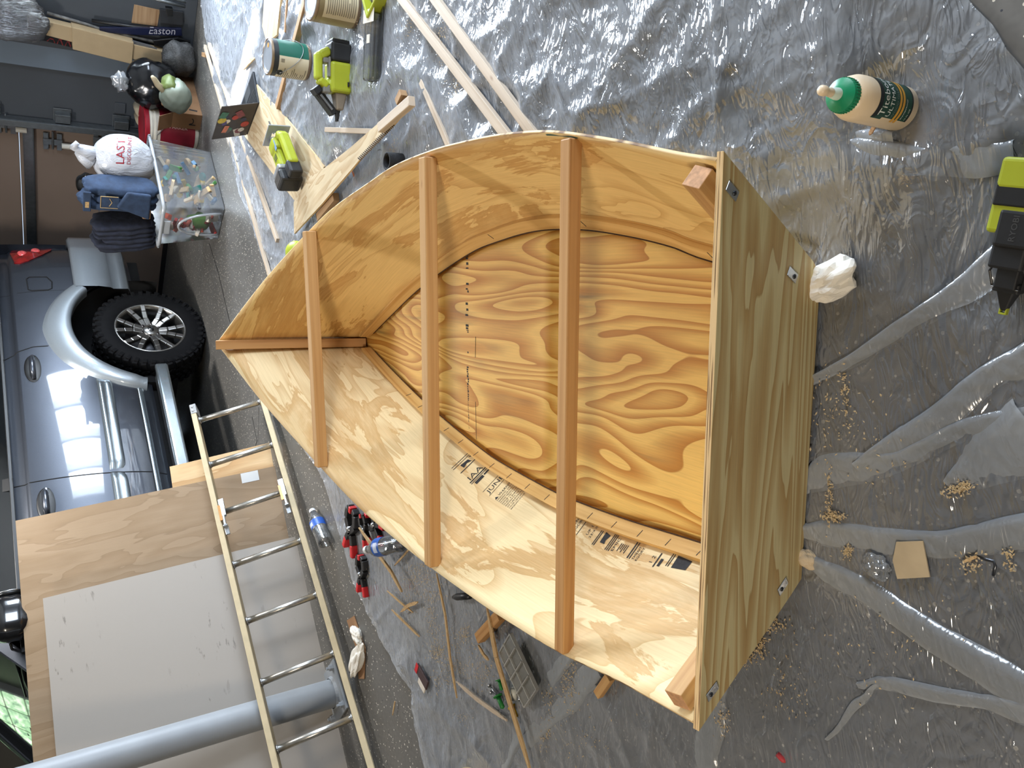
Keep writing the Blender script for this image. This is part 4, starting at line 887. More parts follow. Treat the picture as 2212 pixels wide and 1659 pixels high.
# ================================================================ wood, tools and litter on the floor
from mathutils.bvhtree import BVHTree
def ray_px(px, py): return (_F + _R * ((829.5 - py) / F_PX) + _U * ((1106 - px) / F_PX)).normalized()
def bvh_of(objs):
    vs, fs = [], []
    bpy.context.view_layer.update()
    for o in objs:
        b = len(vs); vs += [o.matrix_world @ v.co for v in o.data.vertices]; fs += [[b + i for i in p.vertices] for p in o.data.polygons]
    return BVHTree.FromPolygons(vs, fs)
def decal(objs, items, mat, parent, name='lettering', lift=.0015):
    """prints lettering or patches on to real surfaces; items: (text or polygon, px, py, reading dir, up dir, size in px)"""
    tree = bvh_of(objs); mb = MB()
    for it, px, py, rd, ud, sz in items:
        if isinstance(it, str): vs, fs, W = text_geo(it)
        else: vs = [V((x, y, 0)) for x, y in it]; fs = [tuple(range(len(it)))]
        out = []; ok = True
        for v in vs:
            d = ray_px(px + (v.x * rd[0] + v.y * ud[0]) * sz, py + (v.x * rd[1] + v.y * ud[1]) * sz); h = tree.ray_cast(CAM, d)
            if h[0] is None: out.append(None)
            else: out.append(h[0] - d * lift)
        good = [f for f in fs if all(out[i] is not None for i in f) and max((out[i] - out[f[0]]).length for i in f) < .15]
        mb.add([o or V((0, 0, 0)) for o in out], good)
    keep = sorted({i for f in mb.f for i in f}); mp = {q: i for i, q in enumerate(keep)}; mb.v = [mb.v[q] for q in keep]; mb.f = [[mp[i] for i in f] for f in mb.f]
    if not mb.f: return None
    o = mb.build(name, mat, parent); o.data.transform(parent.matrix_world.inverted()) if parent else None
    return o
def plank(name, label, pA, pB, wd, h, mat, z0=.006, cat='wood strip', group=None, zB=None, taper=1.0, ends=None):
    a, b = at(*pA, z0 + h / 2), at(*pB, (z0 if zB is None else zB) + h / 2); c = (a + b) / 2; mb = MB(); mb.bar(a - c, b - c, wd, h, taper=taper, ends=ends)
    return tag(mb.build(name, mat, bevel=min(.002, h * .2), loc=c), label, cat, group)
pale = lumber('pale_pine', (198, 182, 162), (176, 156, 134), 70, seed=12); palep = ply('pale_plywood', (206, 188, 156), (186, 160, 124), (1.2, 5.0), 12, seed=31, dist=.5, soft=.55); brown = lumber('brown_pine', (178, 144, 106), (148, 110, 74), 60, seed=17)
both = lambda m: [m, endg]
plank('wood_batten', 'long pale wooden batten nearest the two paint cans, running under the hull', (832, -50), (1112, 315), .034, .018, pale, .012)
plank('wood_batten', 'long pale wooden batten farther from the paint cans, running under the hull', (905, -50), (1175, 320), .034, .018, pale, .012)
plank('long_lath', 'long thin lath running beside the plastic edge nearest the clear bin', (443, 100), (584, 600), .028, .018, pale, .012)
plank('long_lath', 'long thin lath under the laptop corner, ending in a square cut', (452, 96), (600, 520), .030, .02, pale, .014)
plank('small_block', 'tiny brown wood block beside the far ends of the laths', (440, 118), (447, 120), .03, .03, brown, .0, 'wood block')
plank('wood_stick', 'slim pale wood stick pointing at the diagonal plywood strip', (704, 280), (806, 284), .022, .014, pale, .010)
plank('wood_stick', 'slim pale wood stick slanting down to the hull below the battens', (911, 176), (972, 318), .024, .016, pale, .010)
plank('lumber_piece', 'brown square lumber length passing under the green paint can', (601, 232), (668, -20), .036, .028, brown, .010, 'lumber')
def slab(name, label, pix, z, t, mat, cat='plywood', side=1):
    P = [at(*p, z) for p in pix]; c = sum(P, V()) / len(P); c.z = z; mb = MB(); d = (P[1] - P[0]).normalized(); m = frame((0, 0, 0), d, (0, 0, 1)); mi_ = m.inverted()
    poly = [((mi_ @ (p - c)).x, (mi_ @ (p - c)).y) for p in P]; ar = sum(poly[i - 1][0] * poly[i][1] - poly[i][0] * poly[i - 1][1] for i in range(len(poly)))
    if ar < 0: poly = poly[::-1]
    mb.prism(poly, t, m, 0, side); return tag(mb.build(name, [mat, edge_lam], loc=c), label, cat)
slab('plywood_offcut', 'wide pale plywood offcut lying under the laptop and jigsaw', [(556, 182), (632, 268), (704, 360), (690, 395), (642, 436), (590, 372), (528, 290), (530, 220)], .018, .009, palep)
# second offcut, cross-cut kerfs along one edge
k0 = [(638, 437), (677, 378), (705, 363), (760, 320), (813, 274), (862, 232)]; k1 = [(882, 238), (854, 270)]
teeth = []
for i in range(22):
    t = i / 21; x, y = 854 + (788 - 854) * t, 270 + (338 - 270) * t; teeth += [(x, y), (x - 1, y + 1.2), (x - 4.5, y - 2.4), (x - 5.5, y - 1.2)] if i % 1 == 0 else []
off2 = slab('plywood_strip', 'diagonal plywood strip with a saw-kerfed edge lying between jigsaw and hull', k0 + k1 + [(788, 338), (728, 407), (700, 440), (639, 505)], .045, .009, palep)
kb = MB()
for i in range(26):
    t = i / 25; p = at(852 + (780 - 852) * t, 272 + (346 - 272) * t, .0545); q = at(845 + (773 - 845) * t, 267 + (341 - 267) * t, .0545); kb.bar(p - off2.location, q - off2.location, .004, .0016)
o = kb.build('saw_kerfs', plain('kerf_shadow', (40, 30, 20), .9), off2); o['kind'] = 'stuff'
plank('wood_block', 'chunky pale offcut block resting on the end of the kerfed strip', (822, 277), (890, 218), .036, .026, pale, .055, 'wood block')
plank('wood_block', 'brown block under the outer end of the kerfed strip', (862, 222), (872, 200), .03, .03, brown, .012, 'wood block')
slab('plywood_board', 'pale plywood board reaching in from the top edge beside the green can', [(577, -20), (571, 58), (581, 92), (603, 76), (613, -20)], .02, .012, palep)
plank('wood_strip_dark', 'narrow dark strip between pale plywood board and brown lumber', (617, 70), (622, -15), .02, .014, brown, .010)
slab('plywood_triangle', 'small triangular plywood scrap beside the laptop', [(527, 129), (557, 123), (527, 152)], .012, .008, palep, 'plywood scrap')
plank('wood_support', 'dark wood length raised under the plywood strip beside the hull', (690, 470), (726, 425), .04, .03, brown, .010, 'lumber')
tag(plank('pencil', 'orange pencil lying between the kerfed strip and the hull', (762, 370), (774, 404), .007, .007, plain('pencil_orange', (214, 104, 34), .45), .010, 'pencil'), 'orange pencil lying between the kerfed strip and the hull', 'pencil')
# left of the boat
splin = lumber('splinter_wood', (202, 172, 126), (168, 130, 86), 80, seed=23)
def strip(name, label, pix, wd, t, z, mat=splin, lift=0.0, cat='wood strip', group=None):
    z += .010; P = [at(*p, z) for p in pix]; c = P[0].copy(); c.z = 0; mb = MB(); n = 10; Q = []
    for i in range(len(P) - 1):
        for j in range(n): Q.append(P[i].lerp(P[i + 1], j / n))
    Q.append(P[-1]); N = len(Q) - 1
    for i in range(N):
        f = min(1, min(i, N - i) / (N * .25) + .25); mb.bar(Q[i] - c + V((0, 0, lift * math.sin(math.pi * i / N))), Q[i + 1] - c + V((0, 0, lift * math.sin(math.pi * (i + 1) / N))), wd * f, t)
    o = mb.build(name, mat, loc=c)
    bm_ = bmesh.new(); bm_.from_mesh(o.data); bmesh.ops.remove_doubles(bm_, verts=bm_.verts, dist=.0012); bm_.to_mesh(o.data); bm_.free()
    return tag(o, label, cat, group)
strip('wood_strip', 'thin bent wood strip pointing away from the middle cross brace', [(943, 1238), (962, 1330), (972, 1420), (987, 1508)], .012, .005, .02)
strip('wood_strip', 'longest ragged wood strip running to the bottom edge past the organizer lid', [(1052, 1312), (1072, 1420), (1105, 1530), (1150, 1680)], .022, .006, .035)
strip('wood_strip', 'pale curved strip lying on the rumpled plastic left of the organizer lid', [(986, 1472), (1030, 1510), (1095, 1556)], .016, .005, .025, pale)
strip('wood_splinter', 'long split stick crossing the black clamps under the fallen bottle', [(776, 1140), (812, 1190), (845, 1235), (868, 1278)], .016, .008, .05)
strip('wood_splinter', 'thin splinter nearest the lower clamp pointing at the sawdust', [(836, 1276), (866, 1302), (892, 1323)], .009, .004, .016)
strip('wood_splinter', 'double splinter lying left of the shavings by the floor edge', [(846, 1317), (875, 1345), (906, 1375)], .010, .005, .016)
strip('wood_splinter', 'short splinter crossing the others in a wood litter heap', [(866, 1322), (882, 1308), (902, 1301)], .014, .005, .020)
strip('wood_splinter', 'short curl of wood beneath the ragged strip', [(1033, 1393), (1045, 1415), (1055, 1425)], .012, .005, .018)
strip('wood_splinter', 'thin sliver leading from the fallen bottle to the hull', [(852, 1222), (872, 1200), (884, 1186)], .008, .004, .018)
strip('wood_splinter', 'tiny sliver alone on the bare grey floor', [(848, 1545), (853, 1515)], .006, .004, .004)
plank('wood_block', 'reddish square wood block sticking out from under the port side', (1036, 1378), (1082, 1328), .036, .03, lum2, .012, 'wood block', ends=None)
plank('wood_block', 'small yellow wood end showing between hull and folded plastic', (1292, 1500), (1318, 1462), .025, .02, lum, .012, 'wood block')
# loose organizer lid, small hardware
lidm = film('frosted_lid', .22, .06, .25, (.95, .94, .88), 30, .1, (.86, .85, .78), slant=.12)
LP = [at(*p, .03) for p in ((1083, 1408), (1114, 1365), (1168, 1487), (1137, 1526))]; c = sum(LP, V()) / 4; ex = (LP[3] - LP[0]); ey = (LP[1] - LP[0]); m = frame(c, ex, (0, 0, 1)); A, B = ex.length, ey.length
og = thing('organizer_lid', 'frosted clear compartment lid lying on hardware beside the boat', 'plastic lid', mat=T((0, 0, .012)) @ m @ RX(.10))
mb = MB(); mb.box(A, B, .003); mb.build('lid_panel', lidm, og)
ribm = film('frosted_rib', .5, .08, .2, (.95, .94, .9), 30, .1, (.9, .88, .82), slant=.1)
for s in (-1, 1):
    mb = MB(); mb.box(A, .004, .012, T((0, s * B / 2, -.002))); mb.build('lid_rim', ribm, og); mb = MB(); mb.box(.004, B, .012, T((s * A / 2, 0, -.002))); mb.build('lid_rim', ribm, og)
mb = MB(); mb.box(A, .004, .008, T((0, 0, .004))); mb.build('divider', ribm, og)
for k in range(1, 4): mb = MB(); mb.box(.004, B, .008, T((-A / 2 + A * k / 4, 0, .004))); mb.build('divider', ribm, og)
def screwthing(name, label, pA, pB, r, mat, z=.02, head=True, cat='screw', group=None):
    a, b = at(*pA, z), at(*pB, z); mb = MB(); c = a.copy(); mb.tube([a - c, (a - c).lerp(b - c, .9), b - c], [r, r, r * .2], 8)
    if head: mb.tube([a - c, a - c + (a - b).normalized() * .004], [r * 2, r * 2.2], 8)
    return tag(mb.build(name, mat, smooth=True, loc=c), label, cat, group)
grn = plain('anchor_green', (30, 120, 50), .5)
screwthing('wall_anchor', 'larger green plastic wall plug lying below the organizer lid', (1076, 1505), (1087, 1531), .008, grn, .032, True, 'wall plug'); screwthing('wall_anchor', 'smaller green plastic wall plug nearer the organizer lid', (1078, 1470), (1084, 1492), .006, grn, .032, True, 'wall plug')
tag(screwthing('wall_anchor', 'yellow plastic wall plug partly under the ragged strip', (1108, 1528), (1118, 1548), .008, plain('anchor_yellow', (216, 170, 30), .5), .016, True, 'wall plug'), 'yellow plastic wall plug partly under the ragged strip', 'wall plug')
for i, (a, b) in enumerate((((1058, 1482), (1072, 1500)), ((1062, 1496), (1080, 1508)), ((1120, 1500), (1128, 1522)), ((1124, 1512), (1134, 1528)), ((1098, 1448), (1106, 1468)), ((1102, 1456), (1112, 1466)))):
    screwthing('screw', 'small zinc screw spilled beside the organizer lid', a, b, .0035, steel, .030, group='spilled screws')
screwthing('glue_vial', 'small translucent white tube among the spilled screws', (1111, 1488), (1109, 1512), .012, plain('vial_white', (206, 206, 196), .35), .02, False, 'tube')
# black tool handle by the hull, tube stub, tool behind the bow
mb = MB(); a, b = at(979, 1290, .03), at(1015, 1287, .03); mb.tube([a - a, (b - a) * .25, (b - a) * .6, b - a], [.006, .013, .013, .012], 12); tag(mb.build('tool_handle', plain('handle_black', (24, 24, 25), .45), smooth=True, loc=a), 'black rounded tool handle sticking out from under the port side', 'tool')
mb = MB(); q = at(876, 352); mb.lathe([(.030, 0), (.034, 0), (.034, .075), (.027, .075), (.027, .01)], 20); tag(mb.build('black_tube', plain('foam_black', (22, 22, 23), .9, bmp=.4, scale=80), smooth=True, loc=q + V((0, 0, .004))), 'short open black tube standing beside the starboard hull', 'tube')
mb = MB(); q = at(640, 548, .12); mb.ball(.062, .05, .055, T((0, 0, 0)), 18, 12, fn=lambda d: .9 + .1 * (abs(d.x) + abs(d.y))); mb.box(.07, .05, .12, T((0, 0, -.06))); lime = plain('tool_lime', (160, 168, 40), .42, var=.06); toolb = plain('tool_black', (26, 26, 27), .5); toolg = plain('tool_grey', (120, 118, 112), .4)
o = mb.build('power_tool', lime, smooth=True, loc=q); tag(o, 'yellow-green power tool mostly hidden behind the starboard bow', 'power tool')
# paint cans
def paint_can(q, rot, label, front, body_col, kind):
    r, h = .083, .192; root = thing('paint_can', label, 'paint can', q, rot, 'paint cans on the plastic')
    mb = MB(); mb.lathe([(0, .002), (r - .002, .002), (r, .006), (r, h - .012), (r + .002, h - .010), (r + .002, h - .002), (r - .004, h), (r - .008, h - .004)], 48); mb.build('can_body', plain('can_tin', (150, 128, 104), .35, .6), root, smooth=True, angle=40)
    mb = MB(); mb.lathe([(r - .007, h - .004), (r - .012, h - .001), (r - .016, h - .006), (r - .022, h - .006), (0, h - .006)], 48); ld = mb.build('lid', plain('lid_metal', (206, 212, 220), .3, .7), root, smooth=True)
    if kind: mb = MB(); mb.lathe([(.011, 0), (.011, .001), (0, .0012)], 14, T((-.05, .01, h - .0055))); mb.build('paint_dab', plain('dab_orange', (226, 150, 50), .5), ld)
    mb = MB(); mb.lathe([(r + .0008, h - .034), (r + .0008, h - .012)], 48); mb.build('top_band', plain('band_' + body_col[0], body_col[1], .5), root, smooth=True)
    mb = MB(); mb.lathe([(r + .0008, .016), (r + .0008, h - .034)], 40, a0=1.35, a1=2 * math.pi - .75); fl_ = mb.build('front_label', plain('label_' + front[0], front[1], .45, var=.04), root, smooth=True)
    if kind:
        for k in range(5): mb = MB(); mb.lathe([(r + .0012, h - .048 - k * .012), (r + .0012, h - .0488 - k * .012)], 40, a0=2.6, a1=2 * math.pi - .75); mb.build('label_line', plain('line_pale', (140, 170, 150), .5), fl_)
    mb = MB(); mb.lathe([(r + .0009, .016), (r + .0009, h - .034)], 24, a0=-.75, a1=1.35); il = mb.build('info_label', plain('label_cream', (206, 192, 162), .6, var=.04), root, smooth=True)
    pr = MB()
    for k in range(14):
        z = h - .046 - k * .009; a0 = -.55 + random.uniform(0, .05); a1 = random.uniform(.4, .75) if k % 5 else random.uniform(.1, .3)
        pr.lathe([(r + .0014, z), (r + .0014, z - .0042)], 10, a0=a0, a1=a1)
    for k in range(10): pr.lathe([(r + .0014, h - .040 - (k % 2) * .004), (r + .0014, h - .06)], 1, a0=1.0 + k * .02, a1=1.012 + k * .02)
    o = pr.build('label_print', plain('print_grey', (132, 122, 104), .8), il); o['kind'] = 'stuff'
    for s in (1, -1):
        a = .35 + (math.pi if s < 0 else 0); mb = MB(); mb.lathe([(.016, 0), (.016, .003), (.011, .004), (.004, .001), (0, .001)], 16, RZ(a) @ T((r, 0, h - .045)) @ RY(math.pi / 2)); mb.build('handle_ear', plain('ear_black', (22, 22, 22), .5), root, smooth=True)
    mb = MB(); R2 = r + .006
    pts = [RZ(.35) @ V((R2 * math.cos(t), R2 * math.sin(t), h - .045 - .105 * math.sin(t))) for t in np.linspace(0, math.pi, 22)]; mb.tube(pts, .0016, 6); mb.build('wire_handle', plain('wire', (150, 150, 150), .3, .9), root, smooth=True)
    return root
paint_can(at(664, 136) + V((0, 0, .004)), math.radians(-182), 'green and cream paint can standing beside the lime nailer', ('green', (22, 92, 74)), ('black', (30, 34, 38)), True)
paint_can(at(768, 18) + V((0, 0, .004)), math.radians(-118), 'cream labelled paint can cut off by the top edge beside the blister pack', ('olive', (140, 126, 92)), ('khaki', (132, 116, 84)), False)
# nailer
def nailer():
    a, b = at(731, 88, .05), at(731, 252, .05); x = b - a; L = x.length; m = frame((a.x + b.x) / 2 * V((1, 0, 0)) + (a.y + b.y) / 2 * V((0, 1, 0)), x, (0, 0, 1)); k = L / .335
    root = thing('cordless_nailer', 'lime and black cordless nailer lying on the plastic beside the paint cans', 'nail gun', mat=m @ Matrix.Scale(k, 4) @ T((0, -.062, .055)) @ RX(-math.pi / 2))
    def P(name, mat, bev, fn, par=root, sm=False):
        mb = MB(); fn(mb); return mb.build(name, mat, par, bevel=bev, segs=3, smooth=sm)
    P('motor_cap', toolb, .012, lambda b_: b_.box(.085, .098, .098, T((-.110, 0, .062))))
    vents = P('rear_vent', toolb, .006, lambda b_: b_.box(.02, .082, .082, T((-.157, 0, .062))))
    for i in range(4): P('vent_slot', lime, .001, lambda b_: b_.box(.004, .013, .05, T((-.1665, -.031 + i * .0205, .07))), vents)
    P('motor_housing', lime, .014, lambda b_: (b_.box(.135, .100, .100, T((.0, 0, .062))), b_.box(.06, .108, .05, T((.025, .002, .062)))))
    P('side_switch', toolb, .001, lambda b_: b_.box(.02, .008, .010, T((.028, .03, .113))))
    P('grip', lime, .012, lambda b_: (b_.bar((-.115, -.045, .07), (-.085, -.095, .07), .04, .05), b_.bar((-.10, -.098, .07), (.02, -.098, .07), .034, .045), b_.bar((.015, -.10, .07), (.045, -.055, .07), .035, .045)))
    P('grip_pad', toolg, .006, lambda b_: (b_.box(.09, .012, .03, T((-.04, -.052, .085))), b_.box(.025, .03, .046, T((-.068, -.066, .07)))))
    P('depth_dial', toolg, .006, lambda b_: b_.box(.035, .035, .06, T((.055, -.062, .06))))
    P('nose_block', plain('nailer_grey', (132, 122, 108), .4), .008, lambda b_: b_.box(.075, .058, .07, T((.103, .004, .062)), taper=.55))
    P('nose', toolb, .003, lambda b_: (b_.box(.075, .030, .045, T((.142, .0, .05)), taper=.4), b_.box(.02, .012, .02, T((.178, 0, .045)))))
    P('magazine', toolb, .003, lambda b_: (b_.bar((.155, -.012, .035), (.065, -.092, .035), .032, .05), b_.bar((.07, -.11, .04), (.115, -.055, .04), .014, .03), b_.bar((.05, -.085, .05), (.075, -.115, .05), .03, .05)))
    P('magazine_rail', steel, .001, lambda b_: b_.bar((.14, -.028, .062), (.08, -.084, .062), .010, .006))
    return root
nailer()
# jigsaw lying on its side
def jigsaw():
    a, b = at(642, 385, .06), at(618, 298, .06); x = b - a; x.z = .02; c = (a + b) / 2; c.z = .028; m = frame(c, x, (0, 0, 1)); k = x.length / .235
    root = thing('jigsaw', 'lime cordless jigsaw with steel shoe lying on the plywood offcut', 'jigsaw', mat=m @ Matrix.Scale(k, 4))
    def P(name, mat, bev, fn, par=root):
        mb = MB(); fn(mb); return mb.build(name, mat, par, bevel=bev, segs=3)
    P('motor_body', lime, .014, lambda q: (q.box(.15, .062, .075, T((.015, .01, .06))), q.box(.06, .075, .085, T((.06, .0, .06)))))
    P('grip', lime, .012, lambda q: (q.bar((.08, -.06, .06), (-.09, -.062, .06), .036, .045), q.bar((.085, -.065, .06), (.07, .0, .06), .04, .05)))
    P('grip_end', toolb, .012, lambda q: q.box(.07, .05, .06, T((-.105, -.045, .06))))
    P('collar', plain('tool_silver', (180, 184, 190), .3, .6), .01, lambda q: q.box(.026, .085, .095, T((-.062, .022, .065))))
    bt = P('battery', toolb, .014, lambda q: q.box(.065, .085, .098, T((-.105, .024, .065))))
    P('battery_label', plain('battery_print', (58, 52, 46), .7, var=.35, scale=140), .0005, lambda q: q.box(.04, .06, .001, T((-.105, .026, .1145))), bt)
    P('vents', toolb, .001, lambda q: [q.box(.03, .003, .002, T((.0, -.008 + .008 * i, .098))) for i in range(4)])['kind'] = 'stuff'
    P('name_plate', plain('plate_blue', (120, 150, 190), .4), .001, lambda q: q.box(.05, .018, .002, T((.04, -.03, .0985))))
    P('gear_case', plain('tool_silver', (180, 184, 190), .3, .6), .005, lambda q: q.box(.05, .05, .075, T((.095, .02, .05))))
    sh = P('shoe', plain('shoe_steel', (170, 174, 180), .4, .35), .002, lambda q: (q.box(.006, .125, .026, T((.128, 0, .096))), q.box(.006, .125, .026, T((.128, 0, .024))), q.box(.006, .045, .05, T((.128, -.04, .06))), q.box(.006, .045, .05, T((.128, .04, .06)))))
    P('blade', steel, 0, lambda q: q.box(.075, .002, .007, T((.165, -.01, .075))), sh)
    return root
jigsaw()
# laptop with stickers, lid laid far open
def laptop():
    z = .034; h0, h1 = at(558, 222, z), at(534, 286, z); ax_ = (h1 - h0); W = ax_.length * 1.08; ax_.normalize(); D = .215
    m = frame(h0, ax_, (0, 0, 1)); root = thing('laptop', 'open dark grey laptop with sticker-covered lid resting on the plywood offcut', 'laptop', mat=m)   # local x along the hinge, -y to the right
    dk = plain('laptop_grey', (52, 54, 58), .4, .4); mb = MB(); mb.box(W, D, .014, T((W / 2, -D / 2, -.006))); base = mb.build('base', dk, root, bevel=.003)
    key = plain('key_black', (16, 16, 18), .6)
    for r in range(5):
        for c_ in range(13):
            mb = MB(); mb.box(W / 15, .016, .002, T((W * (.08 + .84 * (c_ + .5) / 13), -.035 - r * .0195, .0018))); 
            if r == 0 and c_ == 0: k0_ = mb.build('key', key, base); km = k0_.data; k00 = V((W * (.08 + .84 * .5 / 13), -.035, 0))
            else:
                o = bpy.data.objects.new('key', km); COL.objects.link(o); o.parent = base; o.location = V((W * (.08 + .84 * (c_ + .5) / 13), -.035 - r * .0195, 0)) - k00
    mb = MB(); mb.box(.11, .065, .001, T((W / 2, -D + .042, .0015))); mb.build('touchpad', plain('touchpad', (70, 72, 76), .3), base)
    ang = math.radians(74); lm = T((0, .004, 0)) @ RX(ang); mb = MB(); mb.box(W, D, .007, lm @ T((W / 2, D / 2, .004))); lid = mb.build('lid', plain('laptop_lid', (62, 56, 52), .45, .2), root, bevel=.002)
    mb = MB(); mb.box(W * .94, D * .88, .001, lm @ T((W / 2, D / 2, .0082))); mb.build('screen', plain('screen_black', (8, 8, 10), .08), lid)
    cols = [(198, 196, 190), (170, 60, 50), (60, 110, 90), (190, 170, 60), (40, 52, 80), (120, 60, 70), (200, 120, 90), (90, 86, 80), (214, 208, 196), (70, 60, 110)]
    for i in range(16):
        x, y = W * random.uniform(.1, .9), D * random.uniform(.12, .9); cm = plain('sticker_%d' % (i % 10), cols[i % 10], .5, var=.25, scale=60); mb = MB(); mt = lm @ T((x, y, -.0006 - i * .0001)) @ RZ(random.uniform(-.6, .6)) @ RX(math.pi)
        if i % 3: mb.lathe([(random.uniform(.016, .03), 0), (0, .0001)], 18, mt)
        else: mb.box(random.uniform(.05, .09), random.uniform(.022, .045), .0004, mt)
        mb.build('sticker', cm, lid)
laptop()
# blister pack and lime part beside the cream can
blis = film('blister_clear', .05, .12, .05, (.96, .96, .96), 30, .1, slant=.08)
BP = [at(*p, .03) for p in ((774, 60), (835, 28), (822, 160), (778, 138))]; c = sum(BP, V()) / 4; m = frame(V((c.x, c.y, .01)), at(800, 150) - at(805, 40), (0, 0, 1))
bl = thing('blister_pack', 'empty clear plastic blister pack lying between cream can and battens', 'packaging', mat=m)
mb = MB(); mb.box(.30, .125, .003, T((0, 0, .002))); mb.build('backing', blis, bl); mb = MB(); mb.box(.25, .095, .032, T((.01, 0, .018))); mb.build('blister', blis, bl, bevel=.012, segs=3)
mb = MB(); mb.box(.05, .105, .001, T((-.105, 0, .036))); mb.build('paper_tag', plain('paper_white', (226, 218, 204), .7), bl); mb = MB(); mb.box(.032, .03, .001, T((-.02, .005, .0355))); mb.build('paper_tag', plain('paper_white', (226, 218, 204), .7), bl)
q = at(822, -8); lt = thing('lime_tool_case', 'lime plastic tool tray with dark insides at the top edge', 'tool tray', q, .35)
mb = MB(); mb.box(.14, .11, .012, T((0, 0, .008))); mb.build('tray', lime, lt, bevel=.004)
for s in (-1, 1):
    mb = MB(); mb.box(.14, .012, .05, T((0, s * .052, .03))); mb.build('tray_side', lime, lt, bevel=.004); mb = MB(); mb.box(.012, .10, .05, T((s * .066, 0, .03))); mb.build('tray_end', lime, lt, bevel=.004)
for i in range(7): mb = MB(); a = random.uniform(0, 3); mb.tube([(-.04 + .013 * i, -.03, .02), (-.035 + .013 * i, .01, .03), (-.04 + .013 * i, .035, .02)], .005, 6); mb.build('bit', plain('bit_%d' % (i % 3), ((30, 30, 32), (150, 110, 70), (90, 90, 92))[i % 3], .5), lt, smooth=True)
# water bottles
def water_bottle(a, b, label):
    x = b - a; L = x.length; m = frame(a, x, (0, 0, 1)); m = m @ RY(math.pi / 2); k = L / .205      # local z along the bottle, cap at 0
    root = thing('water_bottle', label, 'bottle', mat=m @ Matrix.Scale(k, 4), group='empty water bottles')
    prof = [(.012, .012), (.0125, .022), (.020, .038), (.031, .062), (.0325, .075)] + [(.0325, .115)]
    for i in range(9): prof += [(.0305, .120 + i * .0085), (.0325, .1245 + i * .0085)]
    prof += [(.030, .2), (.02, .205), (0, .200)]
    mb = MB(); mb.lathe(prof, 28); mb.build('bottle_body', MATS.get('pet') or clear('pet', (.95, .96, .97), .14, .06, .04), root, smooth=True)
    mb = MB(); mb.lathe([(0, 0), (.0135, 0), (.014, .003), (.014, .014), (.0, .014)], 20); mb.build('cap', plain('cap_white', (228, 230, 232), .4), root, smooth=True, angle=40)
    mb = MB(); mb.lathe([(.0332, .074), (.0332, .114)], 28); lb = mb.build('label', plain('label_blue', (42, 92, 180), .4, var=.12, scale=50), root, smooth=True)
    mb = MB(); mb.lathe([(.0335, .084), (.0335, .104)], 8, a0=2.6, a1=3.7); mb.build('label_patch', plain('label_patch', (196, 206, 226), .5), lb, smooth=True)
water_bottle(at(674, 1102, .03), at(704, 1175, .034), 'empty clear water bottle lying on bare floor beside the ladder rail')
water_bottle(at(790, 1188, .10), at(868, 1172, .035), 'empty clear water bottle lying over the red and black clamps')
# spring clamps
cr = plain('clamp_red', (206, 36, 42), .45); ck = plain('clamp_black', (24, 24, 26), .5)
def clamp(pa, pb, label, flip=1, z=.018):
    a, b = at(*pa, z), at(*pb, z); m = frame((a + b) / 2, b - a, (0, 0, 1)); k = (b - a).length / .20
    root = thing('spring_clamp', label, 'clamp', mat=m @ Matrix.Scale(k, 4) @ Matrix.Scale(flip, 4, (0, 1, 0)) if flip > 0 else m @ Matrix.Scale(k, 4) @ RX(math.pi), group='red and black spring clamps')
    for s in (1, -1):
        pts = [(-.085, .012 * s), (-.075, .034 * s), (-.03, .040 * s), (.0, .012 * s), (.02, -.012 * s)]; mb = MB()
        for i in range(4): mb.bar((pts[i][0], pts[i][1], 0), (pts[i + 1][0], pts[i + 1][1], 0), (.022, .026, .028, .026)[i], .030)
        mb.build('jaw', ck, root, bevel=.003)
        mb = MB(); mb.bar((.02, -.012 * s, 0), (.055, -.030 * s, 0), .022, .026); mb.build('arm', ck, root, bevel=.003)
        mb = MB(); mb.bar((.052, -.029 * s, 0), (.100, -.044 * s, 0), .024, .028); mb.build('handle_grip', cr, root, bevel=.006, segs=3)
        mb = MB(); mb.box(.024, .010, .030, T((-.083, .004 * s, .004))); pd = mb.build('jaw_pad', cr, root, bevel=.002)
    mb = MB(); mb.lathe([(.012, -.02), (.012, .02), (.006, .022), (0, .022)], 14); mb.build('pivot', steel, root, smooth=True)
clamp((765, 1092), (756, 1192), 'red and black spring clamp nearest the bow, farthest from the bottle label'); clamp((781, 1196), (783, 1284), 'red and black spring clamp lying lowest, beyond the white bottle cap')
clamp((782, 1108), (795, 1182), 'red and black spring clamp partly under the split stick', 1, .035); clamp((793, 1108), (830, 1160), 'red and black spring clamp tucked against the port hull edge', 1, .02)
# crumpled paper towels
def crumple(name, label, pix, h, mat, seed, cat='paper towel', ry=1.0, rot=0, n=30):
    P = [at(*p) for p in pix]; c = sum(P, V()) / len(P); rx = max((p - c).length for p in P); d = max(P, key=lambda p: (p - c).length) - c
    rnd = random.Random(seed); pk = [(rnd.uniform(-1, 1), rnd.uniform(-1, 1), rnd.uniform(-1, 1), rnd.uniform(2, 5), rnd.uniform(0, 6)) for _ in range(9)]
    def f(v): return .80 + .20 * sum(abs(math.sin((v.x * q[0] + v.y * q[1] + v.z * q[2]) * q[3] + q[4])) - .5 for q in pk) / 1.6
    mb = MB(); mb.ball(rx, rx * ry, h, Matrix.Rotation(math.atan2(d.y, d.x), 4, 'Z'), n, 18, fn=f); o = mb.build(name, mat, loc=c + V((0, 0, h * .72)))
    return tag(o, label, cat)
tow = plain('towel_white', (232, 226, 214), .9, var=.05, scale=30, bmp=.3)
crumple('paper_towel', 'large crumpled white paper towel lying behind the transom', [(1745, 640), (1842, 545), (1850, 640), (1790, 615)], .035, tow, 3, ry=.55)
crumple('paper_towel', 'folded white paper towel nearest the middle ladder rungs on brown cardboard', [(768, 1350), (787, 1390)], .022, tow, 5, ry=.5)
